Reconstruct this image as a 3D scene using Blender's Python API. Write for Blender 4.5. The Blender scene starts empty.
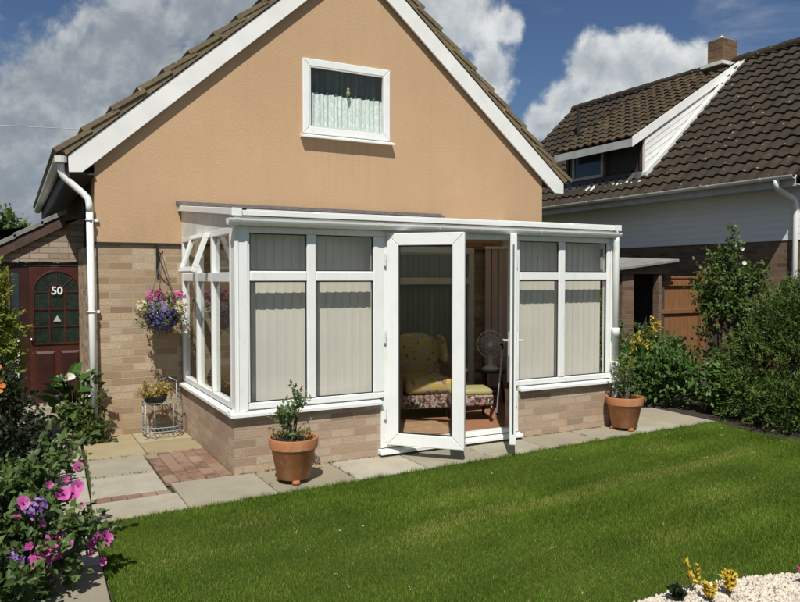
import bpy, bmesh, math, random
import numpy as np
from mathutils import Vector, Matrix
R = math.radians
rng = np.random.default_rng(7)
random.seed(7)
scene = bpy.context.scene
col = scene.collection

# ------------------------------------------------------------------ node helpers
class NT:
    def __init__(s, tree): s.t = tree; s.n = tree.nodes; s.l = tree.links
    def node(s, typ, **kw):
        n = s.n.new(typ)
        for k, v in kw.items(): setattr(n, k, v)
        return n
    def put(s, sock, v):
        if isinstance(v, bpy.types.NodeSocket): s.l.new(v, sock)
        elif v is not None:
            if hasattr(sock.default_value, '__len__') and not hasattr(v, '__len__'): v = (v,)*len(sock.default_value)
            if hasattr(v, '__len__') and len(sock.default_value) == 4 and len(v) == 3: v = (*v, 1)
            sock.default_value = v
    def math(s, op, a, b=None, c=None, clamp=False):
        n = s.node('ShaderNodeMath', operation=op); n.use_clamp = clamp
        s.put(n.inputs[0], a)
        if b is not None: s.put(n.inputs[1], b)
        if c is not None: s.put(n.inputs[2], c)
        return n.outputs[0]
    def mix(s, f, a, b, blend='MIX'):
        n = s.node('ShaderNodeMix', data_type='RGBA', blend_type=blend)
        s.put(n.inputs[0], f); s.put(n.inputs[6], a); s.put(n.inputs[7], b)
        return n.outputs[2]
    def noise(s, vec, scale, detail=3, rough=.55, out='Fac', dist=0):
        n = s.node('ShaderNodeTexNoise'); s.put(n.inputs['Vector'], vec)
        n.inputs['Scale'].default_value = scale; n.inputs['Detail'].default_value = detail
        n.inputs['Roughness'].default_value = rough; n.inputs['Distortion'].default_value = dist
        return n.outputs[out]
    def ramp(s, f, stops):
        n = s.node('ShaderNodeValToRGB'); s.put(n.inputs[0], f)
        e = n.color_ramp.elements
        while len(e) < len(stops): e.new(.5)
        for el, (p, c) in zip(e, stops):
            el.position = p; el.color = (*c, 1) if hasattr(c, '__len__') else (c, c, c, 1)
        return n.outputs[0]
    def maprange(s, v, a, b, c=0, d=1, smooth=False):
        n = s.node('ShaderNodeMapRange'); n.interpolation_type = 'SMOOTHSTEP' if smooth else 'LINEAR'
        s.put(n.inputs[0], v)
        for i, x in zip((1, 2, 3, 4), (a, b, c, d)): n.inputs[i].default_value = x
        return n.outputs[0]
    def mapping(s, vec, scale=(1, 1, 1), loc=(0, 0, 0)):
        n = s.node('ShaderNodeMapping'); s.put(n.inputs[0], vec)
        n.inputs['Scale'].default_value = scale; n.inputs['Location'].default_value = loc
        return n.outputs[0]
    def bump(s, h, strength=.3, dist=.01):
        n = s.node('ShaderNodeBump'); s.put(n.inputs['Height'], h)
        n.inputs['Strength'].default_value = strength; n.inputs['Distance'].default_value = dist
        return n.outputs[0]

def newmat(name):
    m = bpy.data.materials.new(name); m.use_nodes = True
    t = NT(m.node_tree); t.n.clear()
    out = t.node('ShaderNodeOutputMaterial')
    return m, t, out
def principled(t, out, color, rough=.6, normal=None, spec=.5, metal=0):
    b = t.node('ShaderNodeBsdfPrincipled')
    t.put(b.inputs['Base Color'], color); t.put(b.inputs['Roughness'], rough)
    b.inputs['Specular IOR Level'].default_value = spec; b.inputs['Metallic'].default_value = metal
    if normal is not None: t.l.new(normal, b.inputs['Normal'])
    if out: t.l.new(b.outputs[0], out.inputs[0])
    return b
def uvobj(t):
    n = t.node('ShaderNodeTexCoord'); return n.outputs['UV'], n.outputs['Object']

def mat_simple(name, c, rough=.5, var=.12, nscale=6, bump=.0, bscale=80, spec=.5, metal=0):
    m, t, out = newmat(name); uv, ob = uvobj(t)
    f = t.noise(ob, nscale, 4)
    f = t.maprange(f, .3, .7)
    a = tuple(x*(1-var) for x in c); b = tuple(min(1, x*(1+var)) for x in c)
    cc = t.mix(f, a, b)
    nrm = t.bump(t.noise(ob, bscale, 3), bump, .005) if bump else None
    principled(t, out, cc, rough, nrm, spec, metal)
    return m

def mat_brick(name, c1, c2, c3, mortar, grime=.35, w=.225, h=.075):
    m, t, out = newmat(name); uv, ob = uvobj(t)
    b = t.node('ShaderNodeTexBrick'); 
    wob = t.mix(.004, uv, t.noise(uv, 14, 3, out='Color'), 'LINEAR_LIGHT')
    t.put(b.inputs['Vector'], wob)
    for k, v in (('Scale', 1), ('Mortar Size', .0062), ('Mortar Smooth', .12), ('Bias', 0), ('Brick Width', w), ('Row Height', h)): b.inputs[k].default_value = v
    b.inputs['Color1'].default_value = (0, 0, 0, 1); b.inputs['Color2'].default_value = (1, 1, 1, 1); b.inputs['Mortar'].default_value = (.5, .5, .5, 1)
    base = t.ramp(b.outputs['Color'], [(0, c1), (.45, c2), (.75, c3), (1, tuple(x*.75 for x in c1))])
    base = t.mix(t.math('MULTIPLY', t.maprange(t.noise(uv, 45, 6, .75), .38, .66), .6), base, tuple(x*.6 for x in c2))
    base = t.mix(b.outputs['Fac'], base, mortar)
    g = t.maprange(t.noise(uv, 1.3, 4), .4, .7)
    base = t.mix(t.math('MULTIPLY', g, grime), base, tuple(x*.55 for x in c2))
    hgt = t.math('ADD', t.math('MULTIPLY', t.math('SUBTRACT', 1, b.outputs['Fac']), 1), t.math('MULTIPLY', t.noise(uv, 60, 4), .35))
    principled(t, out, base, .88, t.bump(hgt, .75, .012), .25)
    return m

def mat_leaf(name, dark, mid, light, rough=.5, trans=.3, spec=.35):
    m, t, out = newmat(name)
    a = t.node('ShaderNodeAttribute', attribute_name='var')
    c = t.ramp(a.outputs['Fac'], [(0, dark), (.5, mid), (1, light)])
    b = principled(t, None, c, rough, None, spec)
    tr = t.node('ShaderNodeBsdfTranslucent'); t.put(tr.inputs[0], t.mix(.5, c, light))
    mx = t.node('ShaderNodeMixShader'); mx.inputs[0].default_value = trans
    t.l.new(b.outputs[0], mx.inputs[1]); t.l.new(tr.outputs[0], mx.inputs[2]); t.l.new(mx.outputs[0], out.inputs[0])
    return m

def mat_glass(name, tint=(.86, .9, .9), refl=.09):
    m, t, out = newmat(name)
    fr = t.node('ShaderNodeFresnel'); fr.inputs[0].default_value = 1.5
    ge = t.node('ShaderNodeNewGeometry')
    f = t.math('MULTIPLY', t.math('ADD', fr.outputs[0], refl*.2, clamp=True), t.math('SUBTRACT', 1, ge.outputs['Backfacing']))
    tr = t.node('ShaderNodeBsdfTransparent'); tr.inputs[0].default_value = (*tint, 1)
    gl = t.node('ShaderNodeBsdfGlossy'); gl.inputs['Roughness'].default_value = .01
    mx = t.node('ShaderNodeMixShader'); t.l.new(f, mx.inputs[0]); t.l.new(tr.outputs[0], mx.inputs[1]); t.l.new(gl.outputs[0], mx.inputs[2])
    t.l.new(mx.outputs[0], out.inputs[0])
    return m

# ------------------------------------------------------------------ materials
M = {}
def mk_upvc():
    m, t, out = newmat('white_upvc'); uv, ob = uvobj(t)
    c = t.mix(t.maprange(t.noise(ob, 3, 4), .3, .7), (.76, .78, .755), (.82, .83, .81))
    d = t.maprange(t.noise(t.mapping(ob, (6, 6, 1.2)), 4, 6, .72), .54, .76)
    c = t.mix(t.math('MULTIPLY', d, .38), c, (.50, .50, .44))
    principled(t, out, c, t.math('ADD', .28, t.math('MULTIPLY', d, .3)), t.bump(t.noise(ob, 30, 3), .02, .005), .5); return m
M['upvc'] = mk_upvc()
M['upvc_dirty'] = mat_simple('weathered_white_plastic', (.66, .67, .64), .4, .14, 5, .03, 30)
M['white_paint'] = mat_simple('white_paint', (.78, .78, .75), .4, .06, 4, .04, 40)
M['glass'] = mat_glass('window_glass', (.95, .97, .96))
M['glass_clear'] = mat_glass('side_glass', (.93, .95, .94))
M['dark_glass'] = mat_simple('dark_glass', (.035, .05, .058), .06, .3, 2, 0, 1, .6)
M['door_glass'] = mat_simple('dimpled_dark_glass', (.012, .022, .016), .12, .5, 14, .5, 30, .6)
def mk_poly():
    m, t, out = newmat('opal_polycarbonate'); uv, ob = uvobj(t)
    b = principled(t, None, (.6, .6, .57), .35); tr = t.node('ShaderNodeBsdfTranslucent'); tr.inputs[0].default_value = (.78, .76, .70, 1)
    mx = t.node('ShaderNodeMixShader'); mx.inputs[0].default_value = .4
    t.l.new(b.outputs[0], mx.inputs[1]); t.l.new(tr.outputs[0], mx.inputs[2]); t.l.new(mx.outputs[0], out.inputs[0]); return m
M['poly'] = mk_poly()
M['metal'] = mat_simple('brushed_metal', (.42, .42, .42), .35, .1, 20, 0, 1, .5, 1)
M['black'] = mat_simple('black_iron', (.015, .014, .013), .5, .2)
M['rubber'] = mat_simple('dark_gasket', (.02, .02, .02), .6, .2)
M['lead'] = mat_simple('lead_flashing', (.085, .085, .09), .55, .35, 14, .3, 30)
M['felt'] = mat_simple('grey_roof_felt', (.22, .215, .2), .9, .25, 7, .4, 90)
M['soffit'] = mat_simple('shaded_brown_soffit', (.20, .13, .08), .7, .15)  # brown tone carries the shade behind the bargeboards in its colour
M['dark_soffit'] = mat_simple('dark_timber_shade', (.035, .022, .016), .6, .2, 9, .15, 50)
M['wood_dark'] = mat_simple('dark_polished_wood', (.035, .014, .008), .3, .35, 12, .1, 60)
M['door_red'] = mat_simple('mahogany_stain', (.060, .016, .010), .38, .3, 9, .12, 60)
M['door_red_dark'] = mat_simple('mahogany_moulding', (.036, .010, .007), .4, .3, 9, .12, 60)
M['fascia_brown'] = mat_simple('faded_brown_board', (.075, .045, .032), .65, .25, 7, .15, 50)
M['gutter_grey'] = mat_simple('weathered_grey_gutter', (.42, .43, .41), .45, .15)
M['interior'] = mat_simple('interior_shade', (.05, .045, .04), .9, .2)
M['blind'] = mat_simple('beige_blind_fabric', (.72, .645, .585), .85, .05, 2, .15, 160)
M['blind_pink'] = mat_simple('pinkish_blind_fabric', (.62, .47, .38), .85, .07, 2, .15, 160)
M['blind_dark'] = mat_simple('grey_green_blind_fabric', (.27, .30, .26), .85, .1, 2, .15, 160)
M['curtain'] = mat_simple('grey_green_curtain', (.075, .105, .10), .85, .18, 9, .1, 90)
M['cream'] = mat_simple('cream_plastic', (.62, .6, .52), .4, .06)
M['fan'] = mat_simple('white_fan_plastic', (.75, .73, .68), .35, .05)
M['wire'] = mat_simple('grey_blue_wire', (.30, .36, .40), .4, .2, 12, 0, 1, .5, .3)
M['wood_inside'] = mat_simple('interior_wood_trim', (.30, .15, .07), .5, .2)
M['armleather'] = mat_simple('brown_arm_fabric', (.20, .085, .04), .6, .25, 12, .15, 80)
M['stick'] = mat_simple('grey_white_tube', (.6, .6, .6), .4, .05)
M['soilm'] = mat_simple('dark_soil', (.035, .025, .018), .95, .5, 25, .8, 60)
M['stem'] = mat_simple('brown_green_stem', (.06, .055, .025), .7, .3)
M['bark'] = mat_simple('twig_bark', (.055, .04, .028), .8, .3)
M['yellow_wood'] = mat_simple('sunlit_board_floor', (.42, .22, .11), .5, .2, 8)
M['brick'] = mat_brick('buff_brick', (.31, .195, .115), (.47, .335, .21), (.59, .475, .325), (.40, .345, .26), .3)
M['brick_dwarf'] = mat_brick('pinkish_buff_brick', (.36, .24, .165), (.46, .335, .235), (.54, .415, .30), (.35, .305, .24), .2)
M['brick_dark'] = mat_brick('dull_brown_brick', (.14, .085, .055), (.20, .125, .08), (.25, .165, .11), (.2, .16, .12), .4)
M['brick_chim'] = mat_brick('chimney_brick', (.13, .075, .04), (.19, .115, .062), (.24, .15, .085), (.2, .155, .11), .5)
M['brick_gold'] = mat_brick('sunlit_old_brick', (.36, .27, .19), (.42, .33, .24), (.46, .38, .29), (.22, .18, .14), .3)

def mk_stucco():
    m, t, out = newmat('peach_render'); uv, ob = uvobj(t)
    f = t.maprange(t.noise(uv, .9, 5, .6), .3, .7)
    c = t.mix(f, (.515, .338, .20), (.56, .376, .225))
    st = t.mapping(uv, (5, .5, 1)); c = t.mix(t.math('MULTIPLY', t.maprange(t.noise(st, 1.5, 4), .5, .8), .22), c, (.40, .265, .16))
    fine = t.noise(uv, 120, 4, .7)
    c = t.mix(t.math('MULTIPLY', t.maprange(fine, .3, .7), .18), c, (.36, .24, .145))
    c = t.mix(t.math('MULTIPLY', t.maprange(t.noise(uv, 2.3, 6, .7), .55, .75), .25), c, (.58, .42, .28))
    # rain streaks below the window sill and grime towards the foot of the render
    sx = t.node('ShaderNodeSeparateXYZ'); t.put(sx.inputs[0], ob)
    inx = t.math('MULTIPLY', t.maprange(sx.outputs[0], -.70, -.58, 0, 1, True), t.maprange(sx.outputs[0], .55, .62, 1, 0, True))
    inz = t.math('MULTIPLY', t.maprange(sx.outputs[2], 2.35, 3.2, 0, 1), t.math('LESS_THAN', sx.outputs[2], 3.27))
    stk = t.maprange(t.noise(t.mapping(ob, (9, 1, .35)), 2.2, 4, .7), .5, .72)
    c = t.mix(t.math('MULTIPLY', t.math('MULTIPLY', inx, inz), t.math('MULTIPLY', stk, .45)), c, (.30, .21, .13))
    ft = t.math('MULTIPLY', t.maprange(sx.outputs[2], 2.45, 2.0, 0, 1), t.maprange(t.noise(ob, 5, 5, .7), .42, .7))
    c = t.mix(t.math('MULTIPLY', ft, .35), c, (.33, .23, .14))
    h = t.math('ADD', fine, t.math('MULTIPLY', t.noise(uv, 45, 3), .8))
    principled(t, out, c, .92, t.bump(h, .45, .008), .15); return m
M['stucco'] = mk_stucco()

def mk_tile(name, ca, cb, lichen, tw, th, moss=(.12, .10, .03), mossamt=.4):
    m, t, out = newmat(name); uv, ob = uvobj(t)
    b = t.node('ShaderNodeTexBrick'); t.put(b.inputs['Vector'], uv); b.offset = 0
    for k, v in (('Scale', 1), ('Mortar Size', .0), ('Brick Width', tw), ('Row Height', th)): b.inputs[k].default_value = v
    b.inputs['Color1'].default_value = (0, 0, 0, 1); b.inputs['Color2'].default_value = (1, 1, 1, 1)
    c = t.mix(b.outputs['Color'], ca, cb)
    c = t.mix(t.math('MULTIPLY', t.maprange(t.noise(ob, 18, 5, .7), .4, .7), .6), c, tuple(x*.5 for x in ca))
    c = t.mix(t.math('MULTIPLY', t.maprange(t.noise(ob, 3, 5, .65), .5, .72), mossamt), c, moss)
    v = t.node('ShaderNodeTexVoronoi'); v.inputs['Scale'].default_value = 9; t.put(v.inputs['Vector'], ob)
    sp = t.math('MULTIPLY', t.math('LESS_THAN', v.outputs['Distance'], .16), t.math('GREATER_THAN', t.noise(ob, 4, 2), .56))
    c = t.mix(t.math('MULTIPLY', sp, .7), c, lichen)
    principled(t, out, c, .85, t.bump(t.noise(ob, 90, 4), .4, .006), .25); return m
M['tile'] = mk_tile('brown_pantile', (.032, .025, .018), (.055, .041, .028), (.28, .26, .2), .225, .27, (.08, .065, .03), .3)
M['tile_moss'] = mk_tile('mossy_pantile', (.05, .037, .022), (.08, .058, .034), (.3, .27, .18), .225, .27, (.12, .095, .04), .6)
M['tile_house'] = mk_tile('mossy_concrete_tile', (.16, .125, .08), (.23, .18, .11), (.42, .37, .25), .3, .33, (.20, .16, .07), .7)

def mk_clad():
    m, t, out = newmat('white_shiplap'); uv, ob = uvobj(t)
    sx = t.node('ShaderNodeSeparateXYZ'); t.put(sx.inputs[0], uv)
    fr = t.math('FRACT', t.math('MULTIPLY', sx.outputs[1], 1/.11))
    h = t.maprange(fr, 0, .12)
    c = t.mix(t.maprange(fr, 0, .06), (.6, .62, .6), (.84, .86, .84))
    c = t.mix(t.math('MULTIPLY', t.noise(uv, 2, 4), .3), c, (.68, .7, .68))
    principled(t, out, c, .5, t.bump(h, .35, .01), .4); return m
M['clad'] = mk_clad()

def mk_slab(nm='concrete_slab', tint=(1, 1, 1)):
    m, t, out = newmat(nm)
    uv, ob = uvobj(t); a = t.node('ShaderNodeAttribute', attribute_name='var')
    c = t.ramp(a.outputs['Fac'], [(0, (.26, .23, .165)), (.5, (.355, .325, .25)), (1, (.42, .395, .32))])
    c = t.mix(t.math('MULTIPLY', t.maprange(t.noise(ob, 3, 6, .65), .4, .7), .5), c, (.23, .21, .155))
    c = t.mix(t.math('MULTIPLY', t.maprange(t.noise(ob, 55, 4, .7), .5, .75), .4), c, (.18, .165, .13))
    c = t.mix(t.math('MULTIPLY', t.maprange(t.noise(ob, 1.1, 3), .52, .7), .45), c, (.33, .27, .16))
    c = t.mix(1, c, tint, 'MULTIPLY')
    principled(t, out, c, .9, t.bump(t.noise(ob, 70, 5, .7), .35, .006), .2); return m
M['slab'] = mk_slab(); M['slab_tan'] = mk_slab('tan_slab', (1.06, .96, .77))
def mk_paver():
    m, t, out = newmat('red_brick_paver')
    uv, ob = uvobj(t); a = t.node('ShaderNodeAttribute', attribute_name='var')
    c = t.ramp(a.outputs['Fac'], [(0, (.15, .085, .058)), (.6, (.23, .135, .092)), (1, (.29, .205, .15))])
    c = t.mix(t.math('MULTIPLY', t.maprange(t.noise(ob, 6, 5, .65), .45, .7), .5), c, (.33, .27, .2))
    principled(t, out, c, .9, t.bump(t.noise(ob, 60, 4), .4, .006), .2); return m
M['paver'] = mk_paver()
def mk_lawn():
    m, t, out = newmat('lawn_turf'); uv, ob = uvobj(t)
    c = t.mix(t.maprange(t.noise(ob, 1.2, 5), .35, .65), (.06, .09, .013), (.09, .12, .022))
    c = t.mix(t.maprange(t.noise(ob, 60, 3), .4, .7), c, (.045, .065, .012))
    principled(t, out, c, .95, t.bump(t.noise(ob, 130, 3), .8, .02), .1); return m
M['lawn'] = mk_lawn()
def mk_ground():
    m, t, out = newmat('rough_ground'); uv, ob = uvobj(t)
    c = t.mix(t.maprange(t.noise(ob, .3, 6), .35, .65), (.045, .06, .02), (.08, .07, .035))
    principled(t, out, c, .95, t.bump(t.noise(ob, 20, 4), .6, .03), .1); return m
M['ground'] = mk_ground()
def mk_gravel():
    m, t, out = newmat('cream_gravel'); uv, ob = uvobj(t)
    v = t.node('ShaderNodeTexVoronoi'); v.inputs['Scale'].default_value = 55; t.put(v.inputs['Vector'], ob)
    c = t.mix(v.outputs['Distance'], (.55, .5, .4), (.25, .22, .16))
    principled(t, out, c, .9, t.bump(v.outputs['Distance'], .8, .02), .2); return m
M['gravel'] = mk_gravel()
M['pebble'] = mat_simple('cream_pebble', (.56, .50, .41), .8, .3, 30, .2, 120)
def mk_grass():
    m, t, out = newmat('grass_blade')
    a = t.node('ShaderNodeAttribute', attribute_name='var'); uv, ob = uvobj(t)
    c = t.ramp(a.outputs['Fac'], [(0, (.034, .072, .008)), (.45, (.112, .192, .02)), (.8, (.18, .268, .036)), (1, (.38, .32, .11))])
    big = t.maprange(t.noise(ob, .9, 4, .6), .42, .62)
    c = t.mix(t.math('MULTIPLY', big, .55), c, t.mix(1, c, (.55, .62, .5), 'MULTIPLY'))
    b = principled(t, None, c, .85, None, .04)
    tr = t.node('ShaderNodeBsdfTranslucent'); t.put(tr.inputs[0], c)
    mx = t.node('ShaderNodeMixShader'); mx.inputs[0].default_value = .25
    t.l.new(b.outputs[0], mx.inputs[1]); t.l.new(tr.outputs[0], mx.inputs[2]); t.l.new(mx.outputs[0], out.inputs[0]); return m
M['grass'] = mk_grass()
def mk_terracotta():
    m, t, out = newmat('terracotta'); uv, ob = uvobj(t)
    c = t.mix(t.maprange(t.noise(ob, 5, 5, .6), .35, .7), (.40, .155, .06), (.46, .20, .085))
    c = t.mix(t.math('MULTIPLY', t.maprange(t.noise(ob, 14, 5, .7), .5, .72), .6), c, (.5, .34, .24))
    sx = t.node('ShaderNodeSeparateXYZ'); t.put(sx.inputs[0], ob)
    c = t.mix(t.math('MULTIPLY', t.maprange(sx.outputs[2], .1, 0), .45), c, (.25, .10, .045))
    principled(t, out, c, .75, t.bump(t.noise(ob, 60, 3), .15, .004), .3); return m
M['terracotta'] = mk_terracotta()
def mk_fabric_floral(name, base, spots, scale):
    m, t, out = newmat(name); uv, ob = uvobj(t)
    c = base
    for i, (sc, th) in enumerate(spots):
        v = t.noise(t.mapping(ob, (1, 1, 1), (i*3.1, i*1.7, i)), scale*(1+.25*i), 2)
        c = t.mix(t.math('MULTIPLY', t.maprange(v, th, th+.05), .9), c, sc)
    principled(t, out, c, .85, t.bump(t.noise(ob, 200, 2), .2, .003), .2); return m
M['floral'] = mk_fabric_floral('yellow_floral_fabric', (.45, .30, .075), [((.36, .31, .20), .50), ((.20, .09, .04), .60), ((.48, .41, .28), .6)], 11)
M['floral_skirt'] = mk_fabric_floral('dark_floral_fabric', (.30, .23, .20), [((.04, .022, .02), .47), ((.45, .14, .12), .58), ((.6, .55, .45), .62)], 24)
M['olive'] = mat_simple('olive_velvet', (.30, .28, .12), .8, .15, 6, .1, 90)
def mk_wood_fence():
    m, t, out = newmat('orange_fence_board'); uv, ob = uvobj(t)
    st = t.mapping(ob, (12, 12, .8)); f = t.maprange(t.noise(st, 3, 5, .65), .3, .7)
    c = t.mix(f, (.17, .08, .033), (.27, .135, .058))
    principled(t, out, c, .75, t.bump(t.noise(st, 6, 4), .3, .005), .25); return m
M['fence'] = mk_wood_fence()
def mk_net():
    m, t, out = newmat('white_net_lace'); uv, ob = uvobj(t)
    f = t.maprange(t.noise(t.mapping(ob, (9, 9, 6)), 4, 4), .35, .65)
    principled(t, out, t.mix(f, (.60, .65, .62), (.86, .89, .87)), .9); return m
M['net'] = mk_net()
def mk_tilefloor():
    m, t, out = newmat('quarry_floor'); uv, ob = uvobj(t)
    c = t.mix(t.noise(ob, 3, 4), (.27, .13, .075), (.36, .18, .10)); principled(t, out, c, .5); return m
M['floor'] = mk_tilefloor()
M['rug'] = mat_simple('tan_rug', (.40, .23, .13), .95, .2, 8, .3, 150)

M['lf_shrub'] = mat_leaf('shrub_leaf', (.022, .045, .010), (.06, .11, .022), (.14, .20, .045))
M['lf_rose'] = mat_leaf('rose_leaf', (.022, .05, .011), (.065, .115, .024), (.18, .23, .06), .4)
M['lf_laurel'] = mat_leaf('laurel_leaf', (.018, .042, .010), (.055, .12, .022), (.14, .22, .05), .48, .25, .35)
M['lf_juniper'] = mat_leaf('juniper_leaf', (.008, .018, .003), (.04, .078, .011), (.14, .195, .03), .6, .2)
M['lf_gold'] = mat_leaf('golden_conifer_leaf', (.05, .08, .012), (.15, .20, .025), (.33, .36, .045), .6, .3)
M['lf_dark'] = mat_leaf('dark_shaded_leaf', (.005, .009, .003), (.011, .019, .005), (.025, .038, .010), .5, .2)  # near-black tones: the shade on the left-hand shrub is put into the leaves
M['lf_lav'] = mat_leaf('mallow_leaf', (.025, .05, .012), (.07, .12, .028), (.17, .235, .075), .5)
M['lf_lily'] = mat_leaf('arum_leaf', (.025, .06, .012), (.05, .12, .022), (.10, .2, .04), .3, .3, .5)
M['lf_ivy'] = mat_leaf('ivy_leaf', (.03, .055, .012), (.06, .10, .02), (.13, .17, .045), .45)
M['lf_pot'] = mat_leaf('pot_plant_leaf', (.03, .06, .015), (.07, .12, .03), (.22, .27, .10), .5)
M['lf_yellow'] = mat_leaf('yellow_green_leaf', (.16, .15, .015), (.33, .27, .025), (.5, .4, .05), .5)
M['lf_tan'] = mat_leaf('yellowed_leaf', (.12, .09, .02), (.24, .19, .04), (.33, .28, .08), .6)
M['p_pink'] = mat_leaf('pink_petal', (.42, .03, .22), (.60, .08, .36), (.72, .24, .53), .5, .35)
M['p_violet'] = mat_leaf('violet_petal', (.16, .06, .30), (.26, .12, .42), (.40, .24, .55), .5, .3)
M['p_blue'] = mat_leaf('blue_petal', (.09, .07, .28), (.16, .13, .42), (.30, .27, .58), .5, .3)
M['p_white'] = mat_leaf('white_petal', (.6, .6, .55), (.75, .75, .7), (.82, .82, .78), .5, .3)
M['p_cream'] = mat_leaf('cream_petal', (.5, .42, .2), (.65, .6, .38), (.75, .72, .55), .5, .3)
M['p_orange'] = mat_leaf('orange_petal', (.5, .10, .02), (.65, .16, .03), (.7, .25, .06), .5, .3)
M['p_yellow'] = mat_leaf('yellow_petal', (.5, .32, .02), (.62, .43, .03), (.72, .56, .08), .5, .3)
M['p_magenta'] = mat_leaf('magenta_petal', (.42, .02, .24), (.55, .05, .36), (.65, .15, .48), .5, .3)
M['p_center'] = mat_simple('flower_centre', (.32, .02, .12), .7, .2)
M['spadix'] = mat_simple('yellow_spadix', (.6, .42, .04), .6, .1)

# ------------------------------------------------------------------ object helpers
def wloc(o):
    v = Vector((0, 0, 0))
    while o is not None: v += o.location; o = o.parent
    return v
def tag(o, label=None, cat=None, group=None, kind=None):
    if label: o['label'] = label
    if cat: o['category'] = cat
    if group: o['group'] = group
    if kind: o['kind'] = kind
    return o
def thing(name, label, cat, loc=(0, 0, 0), group=None):
    o = bpy.data.objects.new(name, None); o.empty_display_size = .2; col.objects.link(o)
    o.location = loc; return tag(o, label, cat, group)
def link(name, me, mat, parent=None, origin=None, smooth=False, world=True):
    o = bpy.data.objects.new(name, me); col.objects.link(o)
    if mat is not None: me.materials.append(mat)
    base = wloc(parent) if parent is not None else Vector((0, 0, 0))
    if origin is None: origin = base
    origin = Vector(origin)
    if world and origin.length > 0: me.transform(Matrix.Translation(-origin))
    o.location = origin - base
    o.parent = parent
    if smooth:
        me.polygons.foreach_set('use_smooth', [True]*len(me.polygons))
    return o

class MB:
    def __init__(s): s.v = []; s.f = []; s.uv = {}; s.var = None
    def poly(s, pts, uvs=None):
        i = len(s.v); s.v += [tuple(p) for p in pts]
        s.f.append(tuple(range(i, i+len(pts))))
        if uvs: s.uv[len(s.f)-1] = uvs
        return s
    def hexa(s, p):      # 8 points: bottom loop 0-3, top loop 4-7
        i = len(s.v); s.v += [tuple(q) for q in p]
        for f in ((0, 3, 2, 1), (4, 5, 6, 7), (0, 1, 5, 4), (1, 2, 6, 5), (2, 3, 7, 6), (3, 0, 4, 7)): s.f.append(tuple(i+k for k in f))
        return s
    def box(s, x0, x1, y0, y1, z0, z1):
        return s.hexa([(x0, y0, z0), (x1, y0, z0), (x1, y1, z0), (x0, y1, z0), (x0, y0, z1), (x1, y0, z1), (x1, y1, z1), (x0, y1, z1)])
    def prism(s, pts, axis, a, b):   # pts 2-D polygon extruded along axis
        n = len(pts); i = len(s.v)
        def P(q, t): return {'x': (t, q[0], q[1]), 'y': (q[0], t, q[1]), 'z': (q[0], q[1], t)}[axis]
        s.v += [P(q, a) for q in pts]+[P(q, b) for q in pts]
        s.f.append(tuple(i+k for k in range(n))); s.f.append(tuple(i+n+k for k in reversed(range(n))))
        for k in range(n): s.f.append((i+k, i+(k+1) % n, i+n+(k+1) % n, i+n+k))
        return s
    def tube(s, pts, r, n=8, cap=True):
        pts = [Vector(p) for p in pts]; rs = r if hasattr(r, '__len__') else [r]*len(pts)
        i = len(s.v); up = None
        for k, p in enumerate(pts):
            d = (pts[min(k+1, len(pts)-1)]-pts[max(k-1, 0)]).normalized()
            if up is None: up = d.orthogonal().normalized()
            up = (up-d*up.dot(d)).normalized(); w = d.cross(up)
            for j in range(n):
                a = 2*math.pi*j/n; s.v.append(tuple(p+(up*math.cos(a)+w*math.sin(a))*rs[k]))
        for k in range(len(pts)-1):
            for j in range(n):
                a, b = i+k*n+j, i+k*n+(j+1) % n; s.f.append((a, b, b+n, a+n))
        if cap:
            s.f.append(tuple(i+j for j in reversed(range(n)))); s.f.append(tuple(i+(len(pts)-1)*n+j for j in range(n)))
        return s
    def lathe(s, prof, c, n=24, close=False):
        i = len(s.v)
        for r, z in prof:
            for j in range(n):
                a = 2*math.pi*j/n; s.v.append((c[0]+r*math.cos(a), c[1]+r*math.sin(a), c[2]+z))
        for k in range(len(prof)-1):
            for j in range(n):
                a, b = i+k*n+j, i+k*n+(j+1) % n; s.f.append((a, b, b+n, a+n))
        return s
    def ring(s, c, axis, R_, r, n=24, m=6):
        axis = Vector(axis).normalized(); u = axis.orthogonal().normalized(); w = axis.cross(u); c = Vector(c)
        pts = [c+(u*math.cos(2*math.pi*k/n)+w*math.sin(2*math.pi*k/n))*R_ for k in range(n+1)]
        return s.tube(pts, r, m, False)
    def build(s, name, mat, parent=None, origin=None, bevel=0, smooth=False, seg=2, sub=0, world=True, norm=True):
        me = bpy.data.meshes.new(name); me.from_pydata(s.v, [], s.f)
        if norm:
            bm = bmesh.new(); bm.from_mesh(me); bmesh.ops.recalc_face_normals(bm, faces=bm.faces); bm.to_mesh(me); bm.free()
        boxuv(me, s.uv)
        o = link(name, me, mat, parent, origin, smooth, world)
        if bevel:
            b = o.modifiers.new('bevel', 'BEVEL'); b.width = bevel; b.segments = seg; b.limit_method = 'ANGLE'; b.angle_limit = R(50)
        if sub:
            q = o.modifiers.new('sub', 'SUBSURF'); q.levels = sub; q.render_levels = sub
        return o
def boxuv(me, given={}):
    uvl = me.uv_layers.new(name='UVMap'); n = len(me.loops)
    co = np.empty(len(me.vertices)*3); me.vertices.foreach_get('co', co); co = co.reshape(-1, 3)
    out = np.zeros((n, 2))
    for p in me.polygons:
        li = list(p.loop_indices); vi = list(p.vertices)
        nn = p.normal; ax = max(range(3), key=lambda k: abs(nn[k]))
        a, b = ((1, 2), (0, 2), (0, 1))[ax]
        out[li, 0] = co[vi, a]; out[li, 1] = co[vi, b]
    uvl.data.foreach_set('uv', out.ravel())
def set_var(me, vals):
    a = me.attributes.new('var', 'FLOAT', 'POINT'); a.data.foreach_set('value', np.asarray(vals, dtype=np.float32))
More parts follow.
